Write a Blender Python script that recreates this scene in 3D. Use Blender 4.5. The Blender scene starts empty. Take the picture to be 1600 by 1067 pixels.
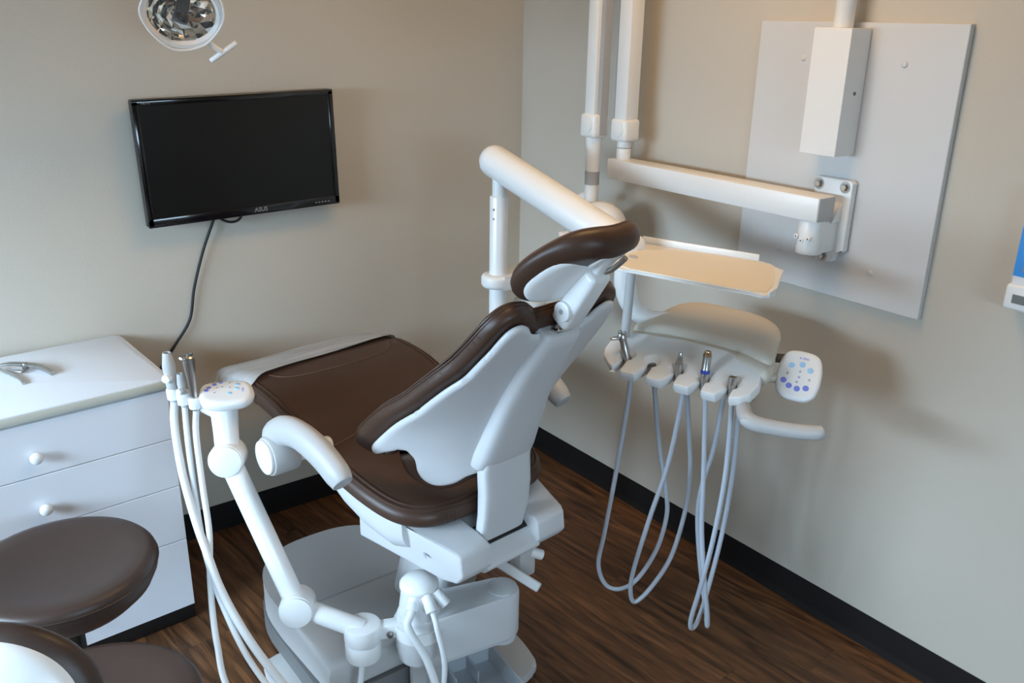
import bpy, bmesh, math, random
import numpy as np
from mathutils import Vector, Matrix, geometry

random.seed(7)
scene = bpy.context.scene
COL = scene.collection
PI = math.pi

# ------------------------------------------------------------------ camera
CAM = Vector((-2.2646, -2.9338, 1.8210))
YAW, PITCH, ROLL, FPX = 0.650656, 0.353033, -0.0165826, 1380.4
def make_camera():
    cd = bpy.data.cameras.new('camera'); co = bpy.data.objects.new('camera', cd); COL.objects.link(co)
    sy, cy, sp, cp = math.sin(YAW), math.cos(YAW), math.sin(PITCH), math.cos(PITCH)
    f = Vector((sy*cp, cy*cp, -sp)); r = Vector((cy, -sy, 0)); d = f.cross(r)
    r2 = r*math.cos(ROLL) + d*math.sin(ROLL); d2 = d*math.cos(ROLL) - r*math.sin(ROLL)
    m = Matrix((( r2.x, -d2.x, -f.x, CAM.x), (r2.y, -d2.y, -f.y, CAM.y), (r2.z, -d2.z, -f.z, CAM.z), (0, 0, 0, 1)))
    co.matrix_world = m
    cd.sensor_width = 36.0; cd.lens = FPX/1600*36.0; cd.clip_start = 0.02
    scene.camera = co
make_camera()

# ------------------------------------------------------------------ world, window daylight, exposure
ROOM = dict(x0=-3.8, x1=0.0, y0=-4.3, y1=0.0, h=2.7)
WIN = dict(y0=-1.85, y1=-0.1, z0=0.75, z1=1.90)        # window in the left wall
WIN2 = dict(x0=-2.95, x1=-1.15, z0=0.75, z1=1.90)       # window in the wall behind the photographer
w = bpy.data.worlds.new('sky'); scene.world = w; w.use_nodes = True
bg = w.node_tree.nodes['Background']; bg.inputs[0].default_value = (0.62, 0.78, 1.0, 1); bg.inputs[1].default_value = 0.5
def area(name, loc, rot, sx, sy, power, color):
    l = bpy.data.lights.new(name, 'AREA'); l.shape = 'RECTANGLE'; l.size = sx; l.size_y = sy
    l.energy = power; l.color = color
    o = bpy.data.objects.new(name, l); COL.objects.link(o); o.location = loc; o.rotation_euler = rot
    return o
area('window_daylight', (ROOM['x0']-1.0, -0.85, 2.5), (0, -math.radians(61), 0), 2.2, 3.4, 1280, (0.56, 0.78, 1.0))
area('front_daylight', (-2.05, ROOM['y0']-1.0, 2.4), (math.radians(64), 0, 0), 3.0, 2.2, 370, (0.56, 0.79, 1.0))
CEIL_POWER, CEIL_COL = 9, (1.0, 0.62, 0.27)
vs = scene.view_settings
vs.view_transform = 'Standard'; vs.look = 'None'; vs.gamma = 1.0; vs.use_curve_mapping = False
vs.exposure = 0.0

# ------------------------------------------------------------------ materials
MATS = {}
def mat(name, col, rough=0.5, metal=0.0, bump=0.0, bscale=60, spec=0.5, coat=0.0, vary=0.0, vscale=3.0, sub=0.0):
    m = bpy.data.materials.new(name); m.use_nodes = True
    nt = m.node_tree; b = nt.nodes['Principled BSDF']
    b.inputs['Base Color'].default_value = (*col, 1); b.inputs['Roughness'].default_value = rough
    b.inputs['Metallic'].default_value = metal; b.inputs['Specular IOR Level'].default_value = spec
    b.inputs['Coat Weight'].default_value = coat; b.inputs['Coat Roughness'].default_value = 0.15
    tc = nt.nodes.new('ShaderNodeTexCoord')
    if vary:
        n = nt.nodes.new('ShaderNodeTexNoise'); n.inputs['Scale'].default_value = vscale; n.inputs['Detail'].default_value = 5
        nt.links.new(tc.outputs['Object'], n.inputs['Vector'])
        mx = nt.nodes.new('ShaderNodeMix'); mx.data_type = 'RGBA'
        mx.inputs['A'].default_value = (*[c*(1-vary) for c in col], 1); mx.inputs['B'].default_value = (*[min(1, c*(1+vary)) for c in col], 1)
        nt.links.new(n.outputs['Fac'], mx.inputs['Factor']); nt.links.new(mx.outputs['Result'], b.inputs['Base Color'])
    if bump:
        n = nt.nodes.new('ShaderNodeTexNoise'); n.inputs['Scale'].default_value = bscale; n.inputs['Detail'].default_value = 4
        nt.links.new(tc.outputs['Object'], n.inputs['Vector'])
        bp = nt.nodes.new('ShaderNodeBump'); bp.inputs['Strength'].default_value = bump; bp.inputs['Distance'].default_value = 0.004
        nt.links.new(n.outputs['Fac'], bp.inputs['Height']); nt.links.new(bp.outputs['Normal'], b.inputs['Normal'])
    MATS[name] = m
    return m
mat('paint', (0.535, 0.485, 0.41), 0.75, bump=0.12, bscale=220, vary=0.015, vscale=1.2, spec=0.25)
mat('ceiling', (0.75, 0.70, 0.60), 0.9, bump=0.1, bscale=120)
mat('rubber_base', (0.010, 0.008, 0.0075), 0.7, bump=0.05, bscale=40, spec=0.15)
mat('white_plastic', (0.80, 0.80, 0.79), 0.32, coat=0.15, vary=0.012, vscale=6)
mat('white_satin', (0.60, 0.60, 0.605), 0.42, vary=0.015, vscale=4, bump=0.02, bscale=300)
mat('white_enamel', (0.78, 0.765, 0.74), 0.35, vary=0.01, vscale=4)
mat('grey_plastic', (0.47, 0.455, 0.44), 0.5, bump=0.05, bscale=400, vary=0.02)
mat('arm_grey', (0.47, 0.46, 0.45), 0.45, bump=0.05, bscale=400, vary=0.015)
mat('dark_grey', (0.16, 0.155, 0.15), 0.6, vary=0.05)
mat('beige_pad', (0.62, 0.56, 0.47), 0.5, bump=0.05, bscale=300, vary=0.01)
mat('cream_liner', (0.74, 0.69, 0.59), 0.5, vary=0.01)
mat('hose_grey', (0.44, 0.47, 0.52), 0.45, vary=0.02)
mat('hose_light', (0.70, 0.71, 0.71), 0.45, vary=0.02)
mat('chrome', (0.62, 0.61, 0.60), 0.18, 1.0, vary=0.03, vscale=20)
mat('steel', (0.50, 0.49, 0.47), 0.28, 1.0, vary=0.05, vscale=30)
mat('dull_metal', (0.30, 0.29, 0.27), 0.4, 1.0, vary=0.05)
mat('black_plastic', (0.010, 0.010, 0.010), 0.35, vary=0.05)
mat('black_gloss', (0.004, 0.004, 0.005), 0.10, coat=0.3, vary=0.02)
mat('screen', (0.006, 0.0055, 0.005), 0.28, spec=0.35, vary=0.02)
mat('cable', (0.008, 0.008, 0.009), 0.45, vary=0.04)
mat('laminate', (0.72, 0.74, 0.78), 0.38, vary=0.012, vscale=5, bump=0.015, bscale=200)
mat('laminate_edge', (0.58, 0.58, 0.50), 0.45, vary=0.02)
mat('board', (0.60, 0.59, 0.575), 0.45, vary=0.01)
mat('band_grey', (0.36, 0.355, 0.35), 0.45, vary=0.03)
mat('label_blue', (0.03, 0.27, 0.72), 0.35, vary=0.12, vscale=14)
mat('lcd', (0.16, 0.17, 0.165), 0.25, vary=0.03)
mat('btn_blue', (0.20, 0.24, 0.70), 0.4, vary=0.12, vscale=120)
mat('btn_cyan', (0.36, 0.62, 0.88), 0.4, vary=0.10, vscale=120)
mat('btn_grey', (0.42, 0.42, 0.55), 0.4, vary=0.05)
mat('print_grey', (0.25, 0.24, 0.23), 0.4, vary=0.05)
mat('logo_silver', (0.34, 0.34, 0.33), 0.3, 0.6, vary=0.05)
mat('blue_ring', (0.03, 0.06, 0.38), 0.3, vary=0.1)
mat('gold_metal', (0.50, 0.34, 0.20), 0.25, 1.0, vary=0.05)
mat('soft_white', (0.82, 0.81, 0.80), 0.6, vary=0.01)
mat('stitch', (0.16, 0.085, 0.06), 0.6, vary=0.05)

def leather(name, col, wr):
    m = mat(name, col, 0.40, spec=0.32, vary=0.08, vscale=7)
    nt = m.node_tree; b = nt.nodes['Principled BSDF']; tc = nt.nodes.new('ShaderNodeTexCoord')
    n1 = nt.nodes.new('ShaderNodeTexNoise'); n1.inputs['Scale'].default_value = 420; n1.inputs['Detail'].default_value = 3
    n2 = nt.nodes.new('ShaderNodeTexNoise'); n2.inputs['Scale'].default_value = 6; n2.inputs['Detail'].default_value = 3; n2.inputs['Distortion'].default_value = 0.6
    ad = nt.nodes.new('ShaderNodeMath'); ad.operation = 'MULTIPLY_ADD'; ad.inputs[1].default_value = 0.08
    mu = nt.nodes.new('ShaderNodeMath'); mu.operation = 'MULTIPLY'; mu.inputs[1].default_value = wr
    nt.links.new(tc.outputs['Object'], n1.inputs['Vector']); nt.links.new(tc.outputs['Object'], n2.inputs['Vector'])
    nt.links.new(n2.outputs['Fac'], mu.inputs[0]); nt.links.new(n1.outputs['Fac'], ad.inputs[0]); nt.links.new(mu.outputs[0], ad.inputs[2])
    bp = nt.nodes.new('ShaderNodeBump'); bp.inputs['Strength'].default_value = 0.35; bp.inputs['Distance'].default_value = 0.006
    nt.links.new(ad.outputs[0], bp.inputs['Height']); nt.links.new(bp.outputs['Normal'], b.inputs['Normal'])
leather('leather', (0.060, 0.031, 0.020), 1.0)
leather('stool_leather', (0.052, 0.033, 0.026), 0.4)

def wood_material():
    m = bpy.data.materials.new('plank_wood'); m.use_nodes = True; nt = m.node_tree; N = nt.nodes; L = nt.links
    b = N['Principled BSDF']; tc = N.new('ShaderNodeTexCoord'); oi = N.new('ShaderNodeObjectInfo')
    off = N.new('ShaderNodeVectorMath'); off.operation = 'MULTIPLY_ADD'; off.inputs[1].default_value = (1, 1, 1)
    cx = N.new('ShaderNodeCombineXYZ'); ml = N.new('ShaderNodeMath'); ml.operation = 'MULTIPLY'; ml.inputs[1].default_value = 37.0
    L.new(oi.outputs['Random'], ml.inputs[0]); L.new(ml.outputs[0], cx.inputs[0]); L.new(ml.outputs[0], cx.inputs[1])
    L.new(tc.outputs['Object'], off.inputs[0]); L.new(cx.outputs[0], off.inputs[2])
    mp = N.new('ShaderNodeMapping'); mp.inputs['Scale'].default_value = (9.0, 1.0, 1.0); L.new(off.outputs[0], mp.inputs[0])
    n = N.new('ShaderNodeTexNoise'); n.inputs['Scale'].default_value = 3.0; n.inputs['Detail'].default_value = 7; n.inputs['Distortion'].default_value = 1.4
    L.new(mp.outputs[0], n.inputs['Vector'])
    mp2 = N.new('ShaderNodeMapping'); mp2.inputs['Scale'].default_value = (60.0, 2.5, 1.0); L.new(off.outputs[0], mp2.inputs[0])
    n2 = N.new('ShaderNodeTexNoise'); n2.inputs['Scale'].default_value = 3.0; n2.inputs['Detail'].default_value = 4
    L.new(mp2.outputs[0], n2.inputs['Vector'])
    ra = N.new('ShaderNodeValToRGB'); e = ra.color_ramp.elements
    e[0].position = 0.30; e[0].color = (0.034, 0.0150, 0.0070, 1); e[1].position = 0.72; e[1].color = (0.215, 0.090, 0.035, 1)
    k = e.new(0.5); k.color = (0.112, 0.047, 0.019, 1)
    L.new(n.outputs['Fac'], ra.inputs[0])
    r2 = N.new('ShaderNodeMapRange'); r2.inputs[3].default_value = 0.62; r2.inputs[4].default_value = 1.35; L.new(n2.outputs['Fac'], r2.inputs[0])
    r3 = N.new('ShaderNodeMapRange'); r3.inputs[3].default_value = 0.80; r3.inputs[4].default_value = 1.2; L.new(oi.outputs['Random'], r3.inputs[0])
    mm = N.new('ShaderNodeMath'); mm.operation = 'MULTIPLY'; L.new(r2.outputs[0], mm.inputs[0]); L.new(r3.outputs[0], mm.inputs[1])
    hv = N.new('ShaderNodeVectorMath'); hv.operation = 'SCALE'; L.new(ra.outputs[0], hv.inputs[0]); L.new(mm.outputs[0], hv.inputs['Scale'])
    L.new(hv.outputs[0], b.inputs['Base Color']); b.inputs['Roughness'].default_value = 0.46; b.inputs['Specular IOR Level'].default_value = 0.35
    bp = N.new('ShaderNodeBump'); bp.inputs['Strength'].default_value = 0.15; bp.inputs['Distance'].default_value = 0.002
    L.new(n2.outputs['Fac'], bp.inputs['Height']); L.new(bp.outputs['Normal'], b.inputs['Normal'])
    MATS['plank_wood'] = m
wood_material()

def film_material():
    m = bpy.data.materials.new('clear_film'); m.use_nodes = True; nt = m.node_tree; N = nt.nodes; L = nt.links
    b = N['Principled BSDF']; b.inputs['Base Color'].default_value = (0.55, 0.54, 0.53, 1); b.inputs['Roughness'].default_value = 0.3
    b.inputs['Alpha'].default_value = 0.62
    tc = N.new('ShaderNodeTexCoord'); mp = N.new('ShaderNodeMapping'); mp.inputs['Scale'].default_value = (1.0, 7.0, 3.0)
    L.new(tc.outputs['Object'], mp.inputs[0])
    n = N.new('ShaderNodeTexNoise'); n.inputs['Scale'].default_value = 4; n.inputs['Detail'].default_value = 3; L.new(mp.outputs[0], n.inputs['Vector'])
    r = N.new('ShaderNodeMapRange'); r.inputs[1].default_value = 0.35; r.inputs[2].default_value = 0.7; r.inputs[3].default_value = 0.80; r.inputs[4].default_value = 0.55
    L.new(n.outputs['Fac'], r.inputs[0]); L.new(r.outputs[0], b.inputs['Alpha'])
    bp = N.new('ShaderNodeBump'); bp.inputs['Strength'].default_value = 0.8; bp.inputs['Distance'].default_value = 0.01
    L.new(n.outputs['Fac'], bp.inputs['Height']); L.new(bp.outputs['Normal'], b.inputs['Normal'])
    MATS['clear_film'] = m
    m = bpy.data.materials.new('clear_shield'); m.use_nodes = True; b = m.node_tree.nodes['Principled BSDF']
    b.inputs['Base Color'].default_value = (0.95, 0.95, 0.95, 1); b.inputs['Roughness'].default_value = 0.08; b.inputs['Alpha'].default_value = 0.03; b.inputs['Specular IOR Level'].default_value = 0.15
    MATS['clear_shield'] = m
    m = bpy.data.materials.new('clear_bin'); m.use_nodes = True; b = m.node_tree.nodes['Principled BSDF']
    b.inputs['Base Color'].default_value = (0.50, 0.53, 0.56, 1); b.inputs['Roughness'].default_value = 0.2; b.inputs['Alpha'].default_value = 0.6
    MATS['clear_bin'] = m
    m = bpy.data.materials.new('window_glass'); m.use_nodes = True; b = m.node_tree.nodes['Principled BSDF']
    b.inputs['Base Color'].default_value = (1, 1, 1, 1); b.inputs['Roughness'].default_value = 0.0; b.inputs['Alpha'].default_value = 0.06
    MATS['window_glass'] = m
    m = bpy.data.materials.new('reflector'); m.use_nodes = True; nt = m.node_tree; b = nt.nodes['Principled BSDF']
    b.inputs['Base Color'].default_value = (0.88, 0.84, 0.76, 1); b.inputs['Metallic'].default_value = 1; b.inputs['Roughness'].default_value = 0.04
    MATS['reflector'] = m
    m = bpy.data.materials.new('diffuser'); m.use_nodes = True; b = m.node_tree.nodes['Principled BSDF']
    b.inputs['Base Color'].default_value = (0.9, 0.88, 0.82, 1); b.inputs['Emission Color'].default_value = (*CEIL_COL, 1); b.inputs['Emission Strength'].default_value = 3.0
    MATS['diffuser'] = m
film_material()

# ------------------------------------------------------------------ object helpers
INV = {}
def thing(name, label, cat, loc=(0, 0, 0), rotz=0.0, group=None):
    o = bpy.data.objects.new(name, None); COL.objects.link(o); o.empty_display_size = 0.1
    o.location = loc; o.rotation_euler = (0, 0, rotz); o['label'] = label; o['category'] = cat
    if group: o['group'] = group
    INV[o.name] = (Matrix.Translation(loc) @ Matrix.Rotation(rotz, 4, 'Z')).inverted()
    return o
def tag(o, label, cat, group=None):
    o['label'] = label; o['category'] = cat
    if group: o['group'] = group
    return o
def obj(name, bm, m, parent=None, world=False, smooth=35, label=None):
    """one mesh object; world=True: the shape is given in room coordinates and moved into its thing's frame"""
    if world and parent is not None:
        root = parent
        while root.parent: root = root.parent
        bm.transform(INV[root.name])
    bmesh.ops.recalc_face_normals(bm, faces=bm.faces)
    me = bpy.data.meshes.new(name); bm.to_mesh(me); bm.free()
    if smooth:
        for p in me.polygons: p.use_smooth = True
        me.set_sharp_from_angle(angle=math.radians(smooth))
    me.materials.append(MATS[m])
    o = bpy.data.objects.new(name, me); COL.objects.link(o)
    if parent is not None: o.parent = parent
    if label: o['label'] = label
    return o
def struct(name, bm, m, **k):
    o = obj(name, bm, m, **k); o['kind'] = 'structure'; return o

def join(*bms):
    out = bmesh.new()
    for b in bms:
        me = bpy.data.meshes.new('tmp'); b.to_mesh(me); b.free(); out.from_mesh(me); bpy.data.meshes.remove(me)
    return out
def box(cx, cy, cz, sx, sy, sz, bev=0.0, seg=2, rz=0.0, mtx=None):
    bm = bmesh.new(); bmesh.ops.create_cube(bm, size=1.0)
    bmesh.ops.scale(bm, vec=(sx, sy, sz), verts=bm.verts)
    if bev: bmesh.ops.bevel(bm, geom=list(bm.edges), offset=bev, segments=seg, affect='EDGES', profile=0.5)
    M = Matrix.Translation((cx, cy, cz)) @ Matrix.Rotation(rz, 4, 'Z')
    if mtx is not None: M = M @ mtx
    bm.transform(M); return bm
def b2(x0, x1, y0, y1, z0, z1, bev=0.0, seg=2):
    return box((x0+x1)/2, (y0+y1)/2, (z0+z1)/2, abs(x1-x0), abs(y1-y0), abs(z1-z0), bev, seg)
def frame_to(p0, p1, up=Vector((0, 0, 1))):
    d = (Vector(p1)-Vector(p0)).normalized()
    if abs(d.dot(up)) > 0.98: up = Vector((0, 1, 0))
    x = up.cross(d).normalized(); y = d.cross(x)
    return Matrix(((x.x, y.x, d.x, p0[0]), (x.y, y.y, d.y, p0[1]), (x.z, y.z, d.z, p0[2]), (0, 0, 0, 1)))
def lathe(profile, p0=(0, 0, 0), p1=(0, 0, 1), seg=32, sx=1.0, sy=1.0):
    """profile: (radius, distance along p0->p1)"""
    bm = bmesh.new(); rings = []
    for r, h in profile:
        if r < 1e-6: rings.append([bm.verts.new((0, 0, h))])
        else: rings.append([bm.verts.new((r*sx*math.cos(2*PI*i/seg), r*sy*math.sin(2*PI*i/seg), h)) for i in range(seg)])
    for a, b in zip(rings, rings[1:]):
        for i in range(seg):
            j = (i+1) % seg
            if len(a) == 1 and len(b) == 1: continue
            if len(a) == 1: bm.faces.new((a[0], b[i], b[j]))
            elif len(b) == 1: bm.faces.new((a[i], a[j], b[0]))
            else: bm.faces.new((a[i], a[j], b[j], b[i]))
    bm.transform(frame_to(p0, p1)); return bm
def cyl(p0, p1, r, bev=0.004, seg=28, r1=None):
    L = (Vector(p1)-Vector(p0)).length; r1 = r if r1 is None else r1
    b = min(bev, L/3, r*0.6, r1*0.6)
    return lathe([(0, 0), (r-b, 0), (r-b*0.3, b*0.3), (r, b), (r1, L-b), (r1-b*0.3, L-b*0.3), (r1-b, L), (0, L)], p0, p1, seg)
def catmull(pts, n=8, closed=False):
    P = [Vector(p) for p in pts]; out = []; m = len(P)
    rng = range(m) if closed else range(m-1)
    for i in rng:
        if closed: a, b, c, d = P[(i-1) % m], P[i], P[(i+1) % m], P[(i+2) % m]
        else: a, b, c, d = P[max(i-1, 0)], P[i], P[i+1], P[min(i+2, m-1)]
        for k in range(n):
            t = k/n
            out.append(0.5*((2*b)+(c-a)*t+(2*a-5*b+4*c-d)*t*t+(3*b-a-3*c+d)*t**3))
    if not closed: out.append(P[-1])
    return out
def tube(pts, r, n=8, seg=12, radii=None, smoothp=True, sy=1.0, caps=True, up=None):
    P = catmull(pts, n) if smoothp else [Vector(p) for p in pts]
    N = len(P)
    if radii is not None:
        rr = [float(x) for x in np.interp(np.linspace(0, len(radii)-1, N), range(len(radii)), radii)]
    else: rr = [r]*N
    bm = bmesh.new(); rings = []; nrm = None
    for i in range(N):
        t = (P[min(i+1, N-1)]-P[max(i-1, 0)]).normalized()
        if nrm is None:
            u = Vector(up) if up else (Vector((0, 0, 1)) if abs(t.z) < 0.9 else Vector((1, 0, 0)))
            nrm = (u-t*u.dot(t)).normalized()
        else: nrm = (nrm-t*nrm.dot(t)).normalized()
        bn = t.cross(nrm)
        rings.append([bm.verts.new(P[i]+rr[i]*(math.cos(2*PI*k/seg)*nrm+sy*math.sin(2*PI*k/seg)*bn)) for k in range(seg)])
    for a, b in zip(rings, rings[1:]):
        for i in range(seg): bm.faces.new((a[i], a[(i+1) % seg], b[(i+1) % seg], b[i]))
    if caps: bm.faces.new(rings[0][::-1]); bm.faces.new(rings[-1])
    return bm
def stadium(p0, p1, r, z0, z1, bev=0.01, r1=None):
    r1 = r if r1 is None else r1
    a = Vector((p0[0], p0[1])); b = Vector((p1[0], p1[1])); d = (b-a).normalized(); an = math.atan2(d.y, d.x); out = []
    for i in range(17): t = an+PI/2+PI*i/16; out.append((a.x+r*math.cos(t), a.y+r*math.sin(t)))
    for i in range(17): t = an-PI/2+PI*i/16; out.append((b.x+r1*math.cos(t), b.y+r1*math.sin(t)))
    return prism(out, z0, z1, bev)
def prism(outline, z0, z1, bev=0.0, seg=3, mtx=None):
    bm = bmesh.new()
    bot = [bm.verts.new((p[0], p[1], z0)) for p in outline]; top = [bm.verts.new((p[0], p[1], z1)) for p in outline]
    n = len(outline)
    for i in range(n): bm.faces.new((bot[i], bot[(i+1) % n], top[(i+1) % n], top[i]))
    fb = bm.faces.new(bot[::-1]); ft = bm.faces.new(top)
    if bev:
        ed = list(set(list(fb.edges)+list(ft.edges)))
        bmesh.ops.bevel(bm, geom=ed, offset=bev, segments=seg, affect='EDGES', profile=0.5, clamp_overlap=True)
    if mtx is not None: bm.transform(mtx)
    return bm
def mirror(half):
    """half outline with x>=0 from top centre to bottom centre -> closed outline"""
    return half+[(-x, y) for x, y in half[::-1] if x > 1e-6]
def smooth2(pts, n=5):
    return [(q.x, q.y) for q in catmull([Vector((x, y, 0)) for x, y in pts], n, True)]
def offset(outline, d):
    P = np.array(outline); nx = np.roll(P, -1, 0); pv = np.roll(P, 1, 0); t = nx-pv
    t /= np.linalg.norm(t, axis=1)[:, None]+1e-9
    nr = np.stack([t[:, 1], -t[:, 0]], 1)
    A = 0.5*np.sum(P[:, 0]*nx[:, 1]-nx[:, 0]*P[:, 1])
    if A < 0: nr = -nr
    Q = P+nr*d
    for _ in range(2): Q = 0.25*np.roll(Q, 1, 0)+0.5*Q+0.25*np.roll(Q, -1, 0)
    return [(float(q[0]), float(q[1])) for q in Q]
def inside(P, q):
    x, y = q; c = False; n = len(P); j = n-1
    for i in range(n):
        if (P[i][1] > y) != (P[j][1] > y) and x < (P[j][0]-P[i][0])*(y-P[i][1])/(P[j][1]-P[i][1])+P[i][0]: c = not c
        j = i
    return c
def polydist(P, Q):
    P = np.array(P); A = P; B = np.roll(P, -1, 0); Q = np.array(Q)
    AB = (B-A)[None]; AQ = Q[:, None]-A[None]
    t = np.clip((AQ*AB).sum(2)/((AB**2).sum(2)+1e-12), 0, 1)
    return np.sqrt(((AQ-t[..., None]*AB)**2).sum(2)).min(1)
def pad(outline, fmap, tf, tb, r, step=0.02, rings=(0.06, 0.2, 0.42, 0.7, 1.0)):
    """cushion-like closed solid over a 2-D outline; fmap(a, b, h) -> 3-D, rounded over distance r from the rim"""
    P = [tuple(map(float, q)) for q in outline]
    nb = len(P); pts = list(P)
    cand = []
    base = np.array(P)
    for k in rings:
        cand_k = offset(P, -r*k)
        dd = polydist(P, cand_k)
        cand += [c for c, d in zip(cand_k, dd) if d > r*k*0.86 and inside(P, c)]
    x0, y0 = base.min(0); x1, y1 = base.max(0)
    g = [(x, y) for x in np.arange(x0+step/2, x1, step) for y in np.arange(y0+step/2, y1, step)]
    if g:
        dg = polydist(P, g)
        cand += [c for c, d in zip(g, dg) if d > r*1.15 and inside(P, c)]
    vin = [Vector(c) for c in pts+cand]
    res = geometry.delaunay_2d_cdt(vin, [], [list(range(nb))], 1, 1e-6)
    V, F = res[0], res[2]
    D = polydist(P, [(v.x, v.y) for v in V])
    h = np.sqrt(np.clip(1-(1-np.clip(D/r, 0, 1))**2, 0, 1))
    bm = bmesh.new(); fr = []; bk = []
    for v, d, hh in zip(V, D.tolist(), h.tolist()):
        a = bm.verts.new(fmap(v.x, v.y, tf*hh)); fr.append(a)
        bk.append(a if d < 1e-5 else bm.verts.new(fmap(v.x, v.y, -tb*hh)))
    for f in F:
        try: bm.faces.new([fr[i] for i in f])
        except ValueError: pass
        if not all(fr[i] is bk[i] for i in f):
            try: bm.faces.new([bk[i] for i in f[::-1]])
            except ValueError: pass
    return bm
def loft(sections, caps=True, closed=True):
    bm = bmesh.new(); R = [[bm.verts.new(p) for p in s] for s in sections]; n = len(R[0])
    for a, b in zip(R, R[1:]):
        for i in range(n if closed else n-1): bm.faces.new((a[i], a[(i+1) % n], b[(i+1) % n], b[i]))
    if caps: bm.faces.new(R[0][::-1]); bm.faces.new(R[-1])
    return bm
def text_mesh(txt, size, mtx, bold=0.0):
    cu = bpy.data.curves.new('t', 'FONT'); cu.body = txt; cu.size = size; cu.align_x = 'CENTER'; cu.align_y = 'CENTER'
    cu.extrude = 0.0002; cu.offset = bold; cu.resolution_u = 3
    o = bpy.data.objects.new('t', cu); COL.objects.link(o)
    dg = bpy.context.evaluated_depsgraph_get(); me = bpy.data.meshes.new_from_object(o.evaluated_get(dg))
    bpy.data.objects.remove(o); bm = bmesh.new(); bm.from_mesh(me); bpy.data.meshes.remove(me)
    bm.transform(mtx); return bm
def basis(o, x, y, z):
    return Matrix(((x[0], y[0], z[0], o[0]), (x[1], y[1], z[1], o[1]), (x[2], y[2], z[2], o[2]), (0, 0, 0, 1)))
def interp(x, xs, ys): return float(np.interp(x, xs, ys))

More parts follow.
